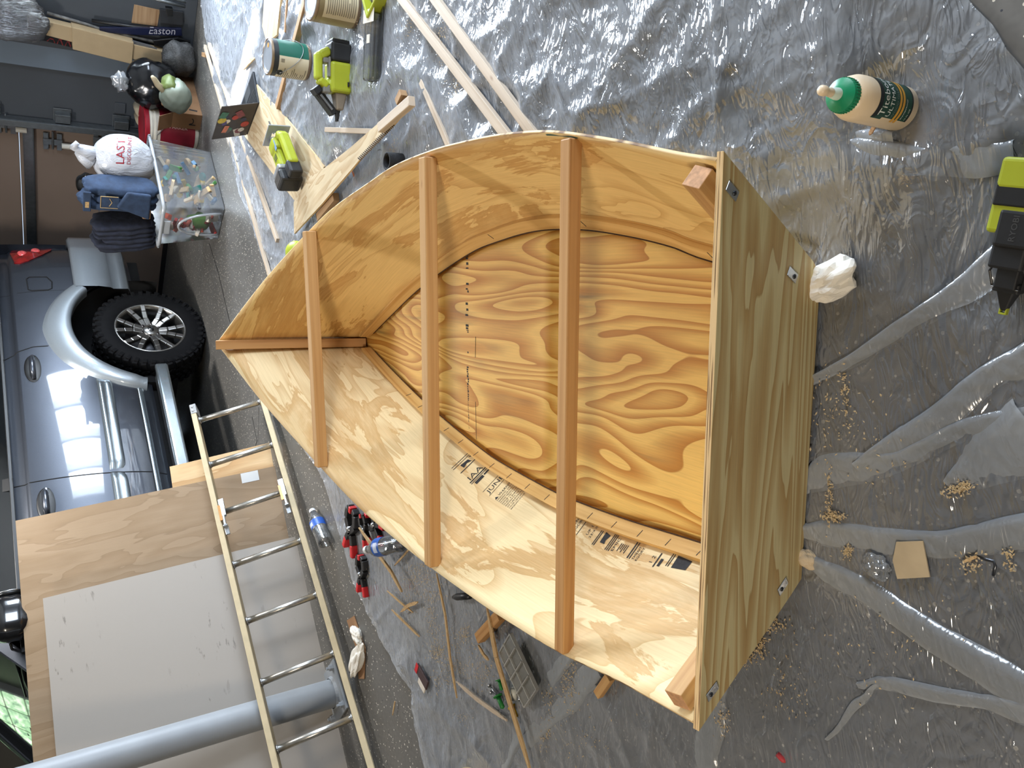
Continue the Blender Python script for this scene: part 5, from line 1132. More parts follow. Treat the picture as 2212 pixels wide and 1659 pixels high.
crumple('paper_towel', 'twisted white paper towel at the lower end of the cardboard strip', [(790, 1395), (778, 1425), (764, 1457)], .022, tow, 8, ry=.35)
crumple('paper_scrap', 'small crushed beige paper under the transom corner', [(1728, 1185), (1768, 1205), (1755, 1222)], .016, plain('beige_paper', (196, 176, 146), .9), 12, cat='paper', ry=.7)
slab('cardboard_strip', 'flat brown cardboard strip under the two paper towels beside the ladder', [(750, 1340), (766, 1330), (790, 1400), (788, 1466), (776, 1466), (770, 1400)], .002, .003, plain('cardboard_brown', (150, 112, 78), .85), 'cardboard', 0)
slab('paper_pad', 'square beige paper pad lying partly under a plastic fold', [(1938, 1170), (1995, 1168), (2010, 1246), (1940, 1250), (1930, 1210)], .016, .003, plain('pad_paper', (178, 158, 126), .85, var=.1), 'paper', 0)
crumple('plastic_wrapper', 'small crushed clear wrapper beside the beige paper pad', [(1872, 1225), (1930, 1240), (1900, 1195)], .018, film('wrapper', .25, .2, .08), 21, 'wrapper', .8)
# hex key, red cap, knife, paper roll, chips
mb = MB(); P = [at(2112, 1200, .006), at(2130, 1208, .006), at(2147, 1212, .006), at(2151, 1222, .006), at(2146, 1243, .006)]; mb.tube([p - P[0] for p in P], .0032, 6); tag(mb.build('hex_key', plain('key_steel', (90, 92, 96), .3, .9), smooth=True, loc=P[0]), 'small bent steel hex key lying on the floor', 'hex key')
strip('wood_splinter', 'pale sliver touching the steel hex key', [(2082, 1213), (2110, 1202)], .005, .003, .008)
mb = MB(); P = at(1681, 1628, .007); q = at(1697, 1647, .007) - P; mb.tube([(0, 0, 0), q * .5, q * .8, q], [.0075, .0075, .006, .002], 12); tag(mb.build('eraser_stub', plain('wax_red', (178, 52, 58), .6), smooth=True, loc=P), 'small red pencil-eraser-like stub alone near the bottom edge', 'eraser')
mb = MB(); P = at(909, 1462, .030); m = frame((0, 0, 0), at(922, 1480) - at(902, 1443), (0, 0, 1)); kn = thing('blade_packet', 'small dark packet with a white flap lying on the plastic edge', 'packet', mat=T(P - V((0, 0, .010))) @ m)
mb.box(.10, .045, .008, T((0, 0, .004))); mb.build('packet', plain('packet_dark', (72, 52, 52), .4), kn, bevel=.002); mb = MB(); mb.box(.06, .028, .006, T((.015, -.034, .006))); mb.build('flap', plain('flap_white', (214, 204, 190), .7), kn, bevel=.002); mb = MB(); mb.box(.02, .045, .001, T((-.045, 0, .009))); mb.build('red_edge', cr, kn)
mb = MB(); P = at(985, 1700, .05); d = at(1012, 1640, .05) - at(935, 1665, .05); m = frame((0, 0, 0), d, (0, 0, 1)) @ RY(math.pi / 2); rl = thing('paper_roll', 'cream paper towel roll cut off by the bottom edge', 'paper roll', mat=T(P) @ m)
mb.lathe([(.02, -.1), (.055, -.1), (.055, .1), (.02, .1), (.02, -.1)], 32); mb.build('roll', plain('roll_cream', (224, 206, 172), .85), rl, smooth=True, angle=40)
strip('wood_chip', 'tiny wood chip on the plastic beside the glue bottle', [(1878, 292), (1889, 272)], .007, .003, .012, brown, cat='wood chip')
# glue bottle
gp = at(1946, 236); gl = thing('glue_bottle', 'cream wood-glue bottle with green cap standing on the plastic', 'glue bottle', gp + V((0, 0, .004)))
cream = plain('glue_cream', (232, 208, 174), .38, var=.03)
mb = MB(); mb.lathe([(0, .0), (.032, .0), (.037, .006), (.037, .125), (.0365, .138), (.033, .150), (.028, .157), (.020, .160)], 48); mb.build('bottle_body', cream, gl, smooth=True)
capm = plain('cap_green', (16, 132, 88), .35)
mb = MB(); mb.lathe([(.027, .156), (.0275, .166), (.0265, .172), (.016, .178), (.010, .180), (.0, .180)], 40); cp_ = mb.build('cap', capm, gl, smooth=True, angle=50)
for i in range(36): mb = MB(); a = 2 * math.pi * i / 36; mb.box(.0014, .0018, .010, RZ(a) @ T((.0277, 0, .163))); mb.build('cap_rib', capm, cp_)
mb = MB(); mb.lathe([(.010, .180), (.009, .192), (.007, .194), (.007, .198)], 20); mb.build('nozzle_base', plain('nozzle_pale', (206, 222, 206), .3), gl, smooth=True)
mb = MB(); mb.lathe([(.007, .196), (.0078, .200), (.0058, .206), (.0085, .214), (.0082, .222), (.005, .226), (0, .226)], 20); mb.build('nozzle_tip', cream, gl, smooth=True)
GR = .0374; g0, g1 = math.radians(205), math.radians(335)
def gfn(a0, z0, r=GR + .0006): return lambda x, y: V((r * math.cos(a0 + x / GR), r * math.sin(a0 + x / GR), z0 + y))
mb = MB(); mb.lathe([(GR, .022), (GR, .118)], 24, a0=g0 + .1, a1=g1); mb.lathe([(GR + .0001, .090), (GR + .0001, .118)], 24, a0=g0 - .02, a1=g1); lb = mb.build('front_label', plain('label_dark_green', (18, 62, 48), .45, var=.1), gl, smooth=True)
mb = MB(); mb.lathe([(GR + .0002, .108), (GR + .0002, .118)], 24, a0=g0 + .05, a1=g1); mb.lathe([(GR + .0002, .022), (GR + .0002, .026)], 24, a0=g0 + .1, a1=g1); mb.build('label_edge', plain('label_black', (18, 20, 20), .5), lb, smooth=True)
mb = MB(); mb.lathe([(GR + .0003, .056), (GR + .0003, .062)], 24, a0=g0 - .06, a1=g1); mb.lathe([(GR + .0003, .047), (GR + .0003, .053)], 24, a0=g0 - .06, a1=g1); mb.build('label_stripe', plain('label_gold', (206, 150, 50), .45), lb, smooth=True)
wht = plain('print_white', (226, 228, 222), .6)
for tx, z, sz, wd, nm in (('Titebond', .093, .021, .075, 'title'), ('ULTIMATE', .077, .014, .066, 'title'), ('WOOD GLUE', .066, .008, .05, 'title'), ('WATERPROOF', .040, .004, .034, 'small_print'), ('16 FL OZ', .029, .004, .02, 'small_print')):
    mb = MB(); lettering(mb, tx, gfn(g0 + .16, z), sz, width=wd); mb.build('lettering', wht if tx != 'WOOD GLUE' else plain('print_grey_green', (110, 124, 116), .6), lb)
mb = MB(); mb.lathe([(GR + .0003, .02), (GR + .0003, .11)], 6, a0=math.radians(150), a1=math.radians(158)); mb.build('rear_label_edge', plain('label_grey', (150, 146, 136), .6), gl, smooth=True)
# second nailer at the right-hand edge, nose towards the viewer's left
a, b = at(2258, 330, .05), at(2167, 675, .035); x = b - a; m = frame(V((b.x, b.y, 0)), -x, (0, 0, 1)) @ Matrix.Scale(.76, 4); n2 = thing('brad_nailer', 'black and lime brad nailer lying at the right edge, nose pointing down', 'nail gun', mat=m)
def P2(name, mat, bev, fn, par=n2):
    mb = MB(); fn(mb); return mb.build(name, mat, par, bevel=bev, segs=3)
P2('nose_tip', lime, .001, lambda q: (q.box(.018, .003, .012, T((.008, .006, .045))), q.box(.018, .003, .012, T((.008, -.006, .045))), q.box(.004, .014, .012, T((.001, 0, .045)))))
P2('nose', toolb, .003, lambda q: q.box(.05, .040, .04, T((.032, 0, .045)) @ RZ(math.pi), taper=.3))
P2('nose_frame', toolb, .003, lambda q: (q.box(.045, .042, .045, T((.075, 0, .05))), q.box(.02, .05, .03, T((.055, 0, .05)))))
P2('wire_clip', plain('wire_black', (20, 20, 20), .3), 0, lambda q: (q.tube([(.055, .028, .06), (.085, .034, .072), (.10, .026, .075), (.104, 0, .078)], .0025, 6), q.tube([(.055, -.028, .06), (.085, -.034, .072), (.10, -.026, .075), (.104, 0, .078)], .0025, 6)))
P2('clip_bar', steel, 0, lambda q: q.tube([(.054, -.026, .068), (.054, .026, .068)], .0012, 6))
fb = P2('front_housing', toolb, .006, lambda q: q.box(.115, .066, .075, T((.150, 0, .055))))
P2('side_knob', toolb, .005, lambda q: q.box(.03, .025, .04, T((.150, .036, .045))))
hs = P2('housing', lime, .008, lambda q: (q.box(.075, .092, .09, T((.198, .004, .055))), q.box(.06, .10, .09, T((.275, -.002, .06)))))
P2('black_band', toolb, .004, lambda q: q.box(.045, .094, .096, T((.236, 0, .056))))
P2('top_cover', toolb, .008, lambda q: q.box(.075, .07, .02, T((.172, -.004, .092))))
P2('grip', lime, .012, lambda q: q.bar((.25, -.04, .06), (.22, -.20, .06), .045, .05))
mb = MB(); lettering(mb, 'RYOBI', lambda u, v: V((.118 + u, -.012 + v, .0932)), .018, width=.055); lettering(mb, 'RYOBI', lambda u, v: V((.118 + u, -.012 + v, .0932)), .018, width=.055)
mb = MB(); lettering(mb, 'RYOBI', lambda u, v: V((.148 + u, -.010 + v, .1026)), .016, width=.05); mb.build('lettering', plain('raised_black', (70, 70, 70), .35), n2)
# sawdust
sd = MB(); rnd = random.Random(4)
for (px, py, sx, sy, n) in ((905, 1255, 40, 12, 160), (880, 1275, 30, 40, 160), (930, 1340, 10, 45, 260), (900, 1250, 25, 20, 100), (945, 1410, 14, 18, 220), (965, 1380, 40, 25, 120), (905, 1225, 20, 10, 110), (985, 1440, 30, 15, 130), (1040, 1450, 30, 25, 220), (985, 1390, 50, 40, 160), (960, 1470, 30, 20, 140), (990, 1550, 25, 12, 90), (935, 1285, 30, 10, 110), (1005, 1370, 10, 20, 80),
                           (1185, 1540, 12, 40, 160), (1230, 1480, 15, 40, 200), (1170, 1590, 10, 25, 120), (1635, 1390, 14, 25, 260), (1660, 1350, 30, 12, 140), (1610, 1420, 10, 15, 120), (1640, 1300, 25, 30, 60), (1790, 1080, 6, 60, 80), (1800, 1115, 18, 8, 140), (1825, 860, 8, 60, 70), (1830, 1190, 8, 10, 60), (2080, 1050, 12, 10, 100), (2060, 1060, 18, 10, 70), (1785, 880, 40, 60, 60), (1880, 950, 60, 100, 60), (2100, 1215, 20, 15, 60), (2180, 1205, 12, 20, 40),
                           (955, 120, 8, 50, 140), (985, 190, 8, 25, 70), (880, 60, 12, 20, 70), (785, 60, 8, 30, 80), (700, 230, 20, 40, 80), (660, 260, 20, 20, 70), (665, 295, 8, 10, 50), (850, 330, 8, 30, 90), (870, 150, 60, 60, 60), (1960, 385, 15, 8, 60), (1700, 1500, 40, 60, 60), (1900, 1400, 100, 100, 50), (1250, 1600, 60, 40, 70), (1560, 1560, 12, 30, 70), (795, 1230, 20, 15, 40)):
    for _ in range(n):
        p = at(rnd.gauss(px, sx * .7), rnd.gauss(py, sy * .7), .010 + rnd.random() * .010); l = rnd.uniform(.0012, .0048); w_ = rnd.uniform(.0008, .002); a = rnd.uniform(0, 6.28); dx, dy = math.cos(a), math.sin(a); t = rnd.uniform(-.4, .4)
        sd.add([(p.x - dx * l, p.y - dy * l, p.z), (p.x + dy * w_, p.y - dx * w_, p.z + l * t), (p.x + dx * l, p.y + dy * l, p.z + l * .3), (p.x - dy * w_, p.y + dx * w_, p.z)], [(0, 1, 2, 3)])
o = sd.build('sawdust', plain('sawdust_tan', (190, 166, 126), .9, var=.2, scale=200)); tag(o, 'loose tan sawdust and shavings scattered over the plastic sheeting', 'sawdust', kind='stuff')
# ================================================================ clutter by the front wall (built in the car's frame)
CARM = T(CAR_O) @ RZ(CAR_ROT)
def wslab(name, label, cat, pix, X, t, mat, bevel=.004, group=None, parent=None):
    """flat-backed thing standing parallel to the front wall: outline from the photo at wall distance X"""
    P = [onwall(px, py, X) for px, py in pix]; poly = [(p.y, p.z) for p in P]; ar = sum(poly[i - 1][0] * poly[i][1] - poly[i][0] * poly[i - 1][1] for i in range(len(poly)))
    if ar < 0: poly = poly[::-1]
    m = Matrix(((0, 0, 1, X - t), (1, 0, 0, 0), (0, 1, 0, 0), (0, 0, 0, 1))); mb = MB(); mb.prism(poly, t, m); o = mb.build(name, mat, parent, bevel=bevel)
    if parent is None: o.matrix_world = CARM; tag(o, label, cat, group)
    return o
def wtube(name, label, cat, pix, X, r, mat, group=None, n=10, parent=None):
    P = [onwall(px, py, X[i] if isinstance(X, (list, tuple)) else X) for i, (px, py) in enumerate(pix)]; mb = MB(); mb.tube(P, r, n); o = mb.build(name, mat, parent, smooth=True)
    if parent is None: o.matrix_world = CARM; tag(o, label, cat, group)
    return o
# ---- clear storage bin
bin_f = film('bin_clear', .05, .05, .2, (.94, .95, .96), 10, .1, slant=.07)
bc = T(CAR_O) @ RZ(CAR_ROT) @ T((-.295, 1.947, 0)) @ RZ(-.11); bn = thing('storage_bin', 'large clear plastic storage bin full of toys beside the SUV', 'storage bin', mat=bc)
bx, by, bh = .31, .165, .40
def binpt(a, z, g=0):
    s = .90 + .16 * z / bh; cx = [(1, 1), (-1, 1), (-1, -1), (1, -1)]; i = int(a) % 4; t = a - int(a); p, q = cx[i], cx[(i + 1) % 4]; return ((p[0] * (1 - t) + q[0] * t) * (bx * s + g), (p[1] * (1 - t) + q[1] * t) * (by * s + g), z)
mb = MB()
for k in range(4): mb.grid(lambda a, b, k=k: binpt(k + a, .004 + b * (bh - .004)), 8, 8)
mb.add([binpt(i, .004) for i in range(4)], [(0, 1, 2, 3)]); mb.build('bin_shell', bin_f, bn)
mb = MB(); mb.tube([binpt(i + j / 6, bh, .012) for i in range(4) for j in range(6)], .012, 8, closed=True); mb.build('rim', clear('bin_rim', (.86, .88, .9), .12, .7, .2), bn, smooth=True)
mb = MB(); mb.tube([binpt(3 + .5 - .33 * math.cos(t), .02 + .27 * math.sin(t), .004) for t in np.linspace(0, math.pi, 20)], .009, 6); mb.build('moulded_arch', M['bin_rim'], bn, smooth=True)
mb = MB(); mb.box(.012, .12, .05, T((bx * 1.09, 0, bh - .03))); mb.build('handle', M['bin_rim'], bn, bevel=.004)
toycol = [(206, 172, 124), (198, 160, 110), (170, 44, 40), (206, 170, 50), (48, 96, 128), (70, 128, 60), (216, 206, 190), (70, 60, 90), (196, 178, 150), (40, 110, 100), (190, 90, 70), (180, 150, 110)]
rnd = random.Random(12)
for i in range(60):
    c_ = toycol[i % 12]; mt = plain('toy_%d' % (i % 12), c_, .5); mb = MB(); side_ = i % 4; u = rnd.uniform(-.9, .9); z = .03 + (i // 4) * .022 + rnd.uniform(0, .02); s = (.90 + .16 * z / bh)
    if side_ < 2: p = (u * (bx - .06) * s, (by - .035) * s, z)
    elif side_ == 2: p = ((bx - .04) * s, u * (by - .05) * s, z)
    else: p = (u * .2, u * .05, min(z, .33))
    m_ = T(p) @ Euler((rnd.uniform(-.6, .6), rnd.uniform(-.8, .8), rnd.uniform(-1.5, 1.5))).to_matrix().to_4x4()
    if i % 5 == 4: mb.lathe([(0, -.012), (.026, -.012), (.03, 0), (.026, .012), (0, .012)], 14, m_)
    elif i % 7 == 3: mb.ball(.028, .022, .02, m_, 12, 8)
    else: mb.box(rnd.uniform(.05, .13), rnd.uniform(.02, .045), rnd.uniform(.014, .03), m_)
    kind_ = ('tan wooden', 'pale wooden', 'red plastic', 'yellow plastic', 'blue plastic', 'green plastic', 'off-white plastic', 'purple plastic', 'beige wooden', 'teal plastic', 'orange-red plastic', 'brown wooden')[i % 12]
    o = mb.build('toy_block', mt, bevel=.003); o.matrix_world = bc; tag(o, '%s toy piece inside the clear storage bin' % kind_, 'toy', '%s toys in the clear bin' % kind_)
crumple_m = plain('plush_green', (96, 140, 60), .9, bmp=.4, scale=60); mb = MB(); mb.ball(.06, .06, .07, T((.22, -.04, .13)), 16, 12, fn=lambda d: wob(d, 3)); o = mb.build('plush_toy', crumple_m, smooth=True); o.matrix_world = bc; tag(o, 'green soft plush toy pressed against the end of the clear bin', 'toy')
# ---- shopping bag
bagm, nt, ns, ls, p = newmat('bag_white'); mp = tc(ns, ls, 'Object', (1, 1, .45)); n_ = noise(ns, ls, mp, 22, 4, .6, .8); setp(p, Base_Color=S(196, 198, 204), Roughness=.22, Specular_IOR_Level=.6); bump(ns, ls, p, n_.outputs[0], .8, .02); M['bag_white'] = bagm
bq = onwall(262, 345, -.36); sb_ = thing('shopping_bag', 'stuffed white plastic shopping bag with red lettering on the clear bin', 'shopping bag', mat=CARM @ T((bq.x, bq.y, .41)))
def bagfn(d):
    return wob(d, 1.3, 1.6, .05) * (1.0 - .30 * max(0, d.z) ** 2)
mb = MB(); mb.ball(.15, .17, .22, T((0, 0, .20)), 40, 26, fn=bagfn); bb_ = mb.build('bag_body', bagm, sb_, smooth=True)
mb = MB(); mb.tube([(.0, .02, .36), (.0, .05, .42), (.01, .075, .47), (.02, .11, .455), (.02, .10, .44)], [.055, .035, .026, .016, .006], 10); mb.build('bag_handle', bagm, sb_, smooth=True)
mb = MB(); mb.tube([(.0, -.03, .37), (.0, .0, .42), (0, .03, .45)], [.06, .04, .02], 10); mb.build('bag_handle', bagm, sb_, smooth=True)
redp = plain('bag_red', (150, 20, 40), .5)
decal([bb_], [('LAST', 268, 356, (.04, -1), (-1, -.05), 26), ('DISCOUNT', 282, 356, (.05, -1), (-1, -.05), 12)], redp, sb_, 'bag_lettering', .003)
# ---- jeans, helmet
den = plain('denim_blue', (40, 56, 80), .9, var=.25, scale=26, bmp=.35); dend = plain('denim_dark', (26, 30, 44), .92, var=.4, scale=30, bmp=.4); thr = plain('thread_tan', (190, 160, 110), .8)
def folded(name, label, pixc, X, lat, hgt, dep, mat, n=5, seed=0, lean=0.0):
    q = onwall(*pixc, X); root = thing(name, label, 'jeans', mat=CARM @ T((q.x, q.y, .41)) @ RX(lean)); rn = random.Random(seed)
    for i in range(n):
        mb = MB(); y0 = -lat / 2 + lat * (i + .5) / n; w_ = lat / n * 1.25; hh = hgt * rn.uniform(.86, 1.02)
        mb.ball(dep / 2 * rn.uniform(.9, 1.05), w_ / 2, hh / 2, T((rn.uniform(-.01, .01), y0, hh / 2)), 22, 16, fn=lambda d: (max(abs(d.x), abs(d.y), abs(d.z)) ** -.55) * (1 + .035 * math.sin(d.z * 9 + d.x * 5 + i) + .02 * math.sin(d.x * 17 + d.z * 6)))
        mb.build('folded_layer', mat, root, smooth=True)
    return root
jr = folded('folded_jeans', 'faded blue jeans folded upright on the clear bin', (265, 418), -.12, .17, .46, .20, den, 3, 2)
pk = MB(); pk.box(.003, .09, .11, T((.112, .01, .30))); po = pk.build('back_pocket', den, jr, bevel=.001)
for a, b in (((.1145, -.035, .25), (.1145, -.035, .35)), ((.1145, .055, .25), (.1145, .055, .35)), ((.1145, -.035, .35), (.1145, .055, .35)), ((.1145, -.02, .30), (.1145, .01, .285)), ((.1145, .01, .285), (.1145, .04, .30))):
    s_ = MB(); s_.bar(a, b, .003, .003, (1, 0, 0)); s_.build('stitching', thr, po)
wb_ = MB(); wb_.box(.012, .15, .045, T((.105, 0, .425))); wbo = wb_.build('waistband', den, jr, bevel=.004); s_ = MB(); s_.box(.002, .045, .022, T((.112, -.02, .425))); s_.build('brand_patch', plain('patch_tan', (170, 140, 96), .8, var=.3, scale=90), wbo)
lg_ = MB(); lg_.prism([(-.11, 0), (.09, .0), (.10, .14), (-.02, .20)], .03, Matrix(((0, 0, 1, .10), (1, 0, 0, 0), (0, 1, 0, .06), (0, 0, 0, 1)))); lg_.build('folded_leg', den, jr, bevel=.012, segs=3)
lg_ = MB(); lg_.box(.02, .07, .05, T((.10, -.08, .075))); lg_.build('tan_cuff', plain('cuff_tan', (150, 116, 82), .9), jr, bevel=.006)
folded('dark_jeans', 'heap of dark navy jeans at the car end of the clear bin', (268, 490), -.10, .20, .40, .22, dend, 6, 5, .16)
q = onwall(190, 398, -.30); mb = MB(); mb.ball(.085, .075, .075, I4, 24, 16, fn=lambda d: .95 + .05 * math.sin(d.z * 9)); o = mb.build('black_helmet', plain('gloss_black', (12, 12, 13), .08, coat=1), smooth=True); o.matrix_world = CARM @ T(q); tag(o, 'shiny black rounded helmet behind the jeans and shopping bag', 'helmet')
# ---- bucket
q = at(432, 289); q = q + (q - CAM).normalized() * .0; q.z = 0; bk_ = thing('paint_bucket', 'red and white plastic bucket with red lid behind the clear bin', 'bucket', q + V((.06, .14, 0)), math.radians(230))
mb = MB(); mb.lathe([(0, .002), (.125, .002), (.130, .01), (.150, .30), (.158, .30), (.158, .312), (.150, .312), (.151, .328), (.158, .328), (.158, .340), (.152, .342), (.152, .355)], 40); mb.build('bucket_body', plain('bucket_white', (206, 198, 182), .5), bk_, smooth=True, angle=40)
mb = MB(); mb.lathe([(.1345, .03), (.1495, .272)], 40); wr = mb.build('wrap_label', plain('bucket_red', (126, 20, 38), .45), bk_, smooth=True)
mb = MB(); mb.lathe([(.160, .345), (.163, .372), (.155, .378), (.145, .372), (0, .368)], 40); mb.build('lid', plain('lid_red', (140, 22, 36), .4), bk_, smooth=True, angle=50)
mb = MB(); mb.tube([(.162 * math.cos(t), .162 * math.sin(t), .30 - .13 * math.sin(t)) for t in np.linspace(0, math.pi, 20)], .003, 6); mb.build('wire_handle', plain('wire', (150, 150, 150), .3, .9), bk_, smooth=True)
decal([wr], [('PARKER', 366, 277, (1, .13), (.13, -1), 11)], plain('print_cream', (206, 190, 176), .6), bk_, 'lettering', .002)
# ---- cardboard box with a curved arrow
B0, B1, B2 = at(437, 250), at(433, 286), at(416, 168); c_ = (B1 + B2) / 2; cb = thing('cardboard_box', 'brown cardboard box with open flaps and printed curved arrow by the bucket', 'box', c_)
kraft = plain('kraft', (128, 94, 64), .85, var=.06); m = frame((0, 0, 0), B2 - B0, (0, 0, 1)); A = (B2 - B0).length; Bv = B1 - B0; by_ = m.inverted() @ Bv; dy = by_.y; hh = .20
def cq(pts, nm, par=cb):
    mb = MB(); mb.add([tuple((m @ V((p[0], p[1], p[2]))) + (B0 - c_)) for p in pts], [tuple(range(len(pts)))]); return mb.build(nm, kraft, par, solid=.004, offset=0)
f1 = cq([(0, 0, 0), (A, 0, 0), (A, 0, hh), (0, 0, hh)], 'box_side'); f2 = cq([(0, 0, 0), (0, dy, 0), (0, dy, hh), (0, 0, hh)], 'box_side'); cq([(A, 0, 0), (A, dy, 0), (A, dy, hh), (A, 0, hh)], 'box_side'); cq([(0, dy, 0), (A, dy, 0), (A, dy, hh), (0, dy, hh)], 'box_side'); cq([(0, 0, .004), (A, 0, .004), (A, dy, .004), (0, dy, .004)], 'box_base')
cq([(0, 0, hh), (-.06, 0, hh + .10), (-.06, dy, hh + .10), (0, dy, hh)], 'flap'); cq([(0, 0, hh), (A, 0, hh), (A, -.05 * (1 if dy > 0 else -1), hh + .08), (0, -.05 * (1 if dy > 0 else -1), hh + .08)], 'flap')
arc = [(math.cos(t) * 1.0, math.sin(t) * 1.0) for t in np.linspace(-.4, 2.6, 12)] + [(math.cos(t) * .72, math.sin(t) * .72) for t in np.linspace(2.6, -.4, 12)]
decal([f2], [(arc, 412, 262, (0, 1), (1, 0), 7), ([(0, 0), (14, 2), (14, 4), (0, 2.4)], 408, 268, (1, 0), (0, 1), 1)], plain('print_black', (20, 18, 16), .8), cb, 'printed_arrow', .004)
decal([f1], [([(0, 0), (1, 0), (1, .16), (0, .16)], 408, 238, (18, 4), (4, -18), 1), ([(0, 0), (.14, 0), (.14, .9), (0, .9)], 396, 236, (18, 4), (4, -10), 1)], M['print_black'], cb, 'printed_mark', .004)
# ---- bags on the box
def bag(name, label, pix, X, rx, ry, rz, mat, seed, extra=None, amp=.08):
    q = onwall(*pix, X); root = thing(name, label, 'bag', mat=CARM @ T(q)); mb = MB(); mb.ball(rx, ry, rz, I4, 32, 22, fn=lambda d: wob(d, seed, 1.8, amp)); mb.build('bag_body', mat, root, smooth=True)
    if extra: extra(root)
    return root
blkbag = plain('bag_black', (14, 15, 18), .18, var=.3, scale=12, bmp=.5, spec=.6); frost = clear('bag_frost', (.85, .86, .88), .2, .4, .15)
def knot(r): mb = MB(); mb.ball(.05, .065, .05, T((.05, .02, .20)), 18, 12, fn=lambda d: wob(d, 4, 3, .22)); mb.build('knot', frost, r, smooth=True)
bag('trash_bag', 'glossy black clothing bag tied with a clear knot against the grey wall', (325, 182), -1.12, .14, .17, .17, blkbag, 2.2, knot)
gw = plain('bag_green_white', (128, 136, 122), .45, var=.12, scale=8, bmp=.4)
def gh(r):
    mb = MB(); mb.tube([(.0, .03, .08), (.0, .07, .13), (.0, .11, .155), (.01, .13, .17)], [.03, .022, .018, .012], 8); mb.build('bag_handle', plain('bag_beige', (176, 160, 130), .5), r, smooth=True)
    mb = MB(); mb.ball(.07, .06, .05, T((-.02, .07, .05)), 16, 10, fn=lambda d: wob(d, 7)); mb.build('bag_lining', plain('bag_lime', (96, 110, 56), .5), r, smooth=True)
bag('grocery_bag', 'pale green knotted grocery bag lying on the cardboard box', (382, 208), -.86, .10, .12, .10, gw, 5.1, gh)
q = onwall(318, 245, -1.30); cl_ = thing('rolled_cloth', 'cream rolled cloth bundle under the black bag beside the door track', 'cloth', mat=CARM @ T(q)); crm = plain('cloth_cream', (186, 172, 148), .9, bmp=.3)
for i, (y, z, r_) in enumerate(((-.06, .05, .035), (.02, .06, .035), (-.05, -.02, .04), (.05, -.01, .03))):
    mb = MB(); mb.tube([(-.06, y, z), (.05, y + .02, z), (.10, y + .015, z - .01)], [r_, r_, r_ * .8], 12); mb.build('roll', crm, cl_, smooth=True)
q = onwall(345, 250, -1.22); mb = MB(); mb.ball(.12, .12, .10, I4, 20, 14, fn=lambda d: wob(d, 9)); o = mb.build('leather_bundle', plain('leather_dark', (44, 26, 20), .5), smooth=True); o.matrix_world = CARM @ T((q.x, q.y, .16)); tag(o, 'dark brown bundle under the cream rolled cloth', 'bundle')
# ---- hockey sticks, sleeve, wrap
card = plain('sleeve_card', (168, 146, 112), .8, var=.05); navy = plain('stick_navy', (18, 24, 52), .35); bks = plain('stick_black', (16, 16, 18), .4); wh_ = plain('stick_grip', (110, 108, 104), .5, var=.5, scale=30)
sl = thing('cardboard_sleeve', 'long tan cardboard sleeve leaning against the grey wall', 'cardboard sleeve', mat=CARM)
wslab('sleeve_end', '', '', [(60, 36), (158, 60), (158, 92), (60, 66)], -1.36, .06, card, parent=sl); wslab('sleeve_wide', '', '', [(155, 59), (289, 93), (285, 139), (157, 107)], -1.345, .08, card, parent=sl); wslab('sleeve_end', '', '', [(286, 96), (376, 117), (372, 146), (286, 128)], -1.36, .06, card, parent=sl)
rs = wslab('red_letter_stick', 'black stick with red lettering showing under the cardboard sleeve', 'hockey stick', [(62, 66), (172, 92), (168, 106), (60, 80)], -1.41, .02, bks, .002)
decal([rs], [('WARR', 70, 81, (.97, .25), (.24, -.97), 30)], plain('stick_red', (120, 34, 34), .5), rs, 'lettering', .002)
HG = 'hockey sticks against the wall'
wtube('hockey_stick', 'white-tipped patterned hockey stick shaft topmost behind the sleeve', 'hockey stick', [(102, 28), (165, 46), (216, 62), (340, 92)], -1.42, .011, wh_, HG)
wtube('hockey_stick', 'navy blue hockey stick lying along the cardboard sleeve', 'hockey stick', [(72, 38), (150, 58), (232, 76), (330, 104)], -1.41, .018, navy, HG)
wtube('hockey_stick', 'thin black hockey stick with pale butt cap', 'hockey stick', [(198, 44), (290, 58), (392, 66)], -1.42, .012, bks, HG)
es = wslab('hockey_stick', 'dark navy hockey stick with white script lettering near the floor', 'hockey stick', [(215, 60), (300, 60), (392, 62), (394, 78), (300, 76), (215, 70)], -1.40, .02, navy, .003, HG)
decal([es], [('Easton', 320, 73, (1, .03), (.12, -1), 22)], plain('stick_script', (170, 168, 176), .5), es, 'lettering', .002)
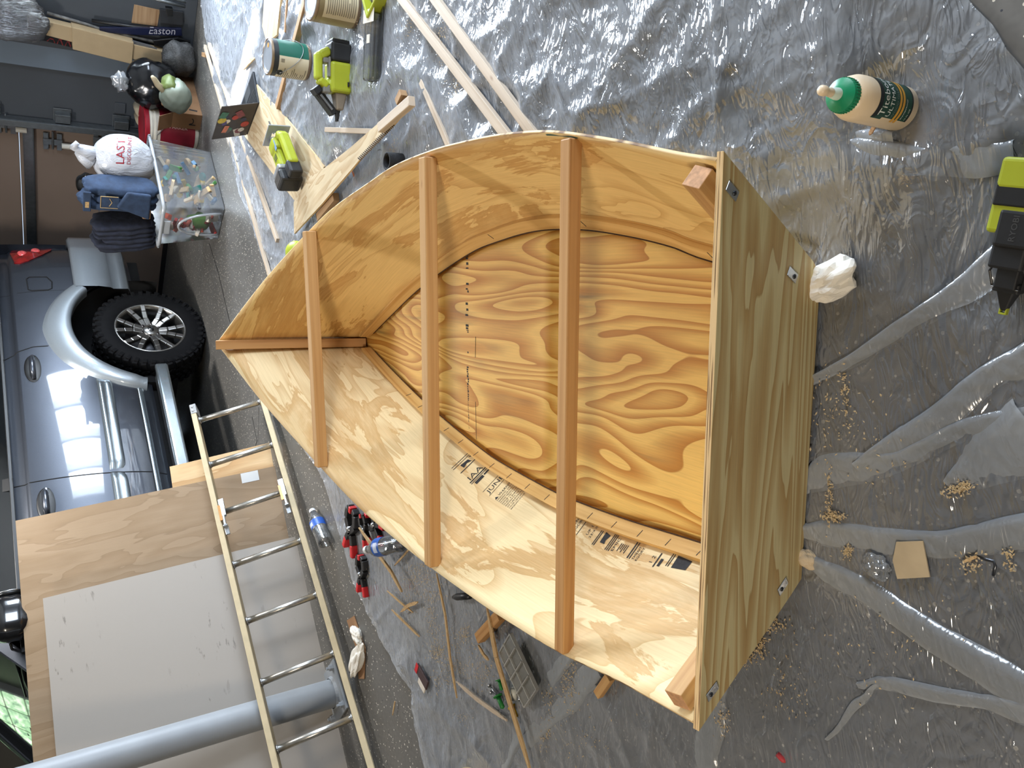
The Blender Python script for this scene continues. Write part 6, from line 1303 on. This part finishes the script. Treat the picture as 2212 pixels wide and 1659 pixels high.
wslab('hockey_stick', 'curved black hockey stick blade resting on the floor by the wall', 'hockey stick', [(330, 88), (385, 82), (412, 90), (408, 104), (372, 100), (335, 100)], -1.38, .02, bks, .004, HG)
wslab('hockey_stick', 'taped pale-edged stick blade beside the sleeve foot', 'hockey stick', [(286, 88), (322, 98), (340, 106), (334, 112), (300, 102), (284, 96)], -1.37, .014, plain('tape_grey', (92, 92, 92), .8), .003, HG)
bub = film('bubble_wrap', .45, .12, .25, (.75, .76, .78), 120, 1.0, (.22, .22, .23), slant=.1)
q = onwall(25, 40, -1.34); mb = MB(); mb.ball(.06, .16, .22, I4, 26, 18, fn=lambda d: wob(d, 6, 2.5, .1)); o = mb.build('bubble_wrap', bub, smooth=True); o.matrix_world = CARM @ T(q); tag(o, 'grey bubble wrap bundle on the upper end of the sleeve', 'bubble wrap')
q = onwall(390, 128, -1.28); mb = MB(); mb.ball(.09, .13, .12, I4, 26, 18, fn=lambda d: wob(d, 8, 2.5, .1)); o = mb.build('bubble_wrap', plain('wrap_dark', (70, 70, 70), .5, var=.5, scale=120, bmp=.6), smooth=True); o.matrix_world = CARM @ T((q.x, q.y, .125)); tag(o, 'dark bubble wrap bundle on the floor at the sleeve foot', 'bubble wrap')
wslab('slatted_board', 'small striped wood panel leaning behind the hockey sticks', 'board', [(290, 10), (346, 22), (340, 57), (284, 50)], -1.45, .015, lumber('panel_slats', (176, 146, 112), (130, 96, 66), 40, seed=40), .002)
rk = thing('metal_rack', 'dark metal rail with black fittings at the wall foot', 'rail', mat=CARM)
wtube('rail_bar', '', '', [(320, -6), (400, 14)], -1.38, .012, zinc, parent=rk); wtube('rail_bar', '', '', [(360, -8), (402, 4)], -1.30, .012, zinc, parent=rk)
wslab('rail_clip', '', '', [(358, 18), (374, 20), (374, 36), (362, 36)], -1.36, .04, plain('black_plastic', (16, 16, 17), .45), parent=rk)
wslab('bar_foot', '', '', [(345, 20), (396, 26), (396, 56), (346, 50)], -1.44, .02, plain('foot_dark', (40, 42, 46), .6), parent=rk)
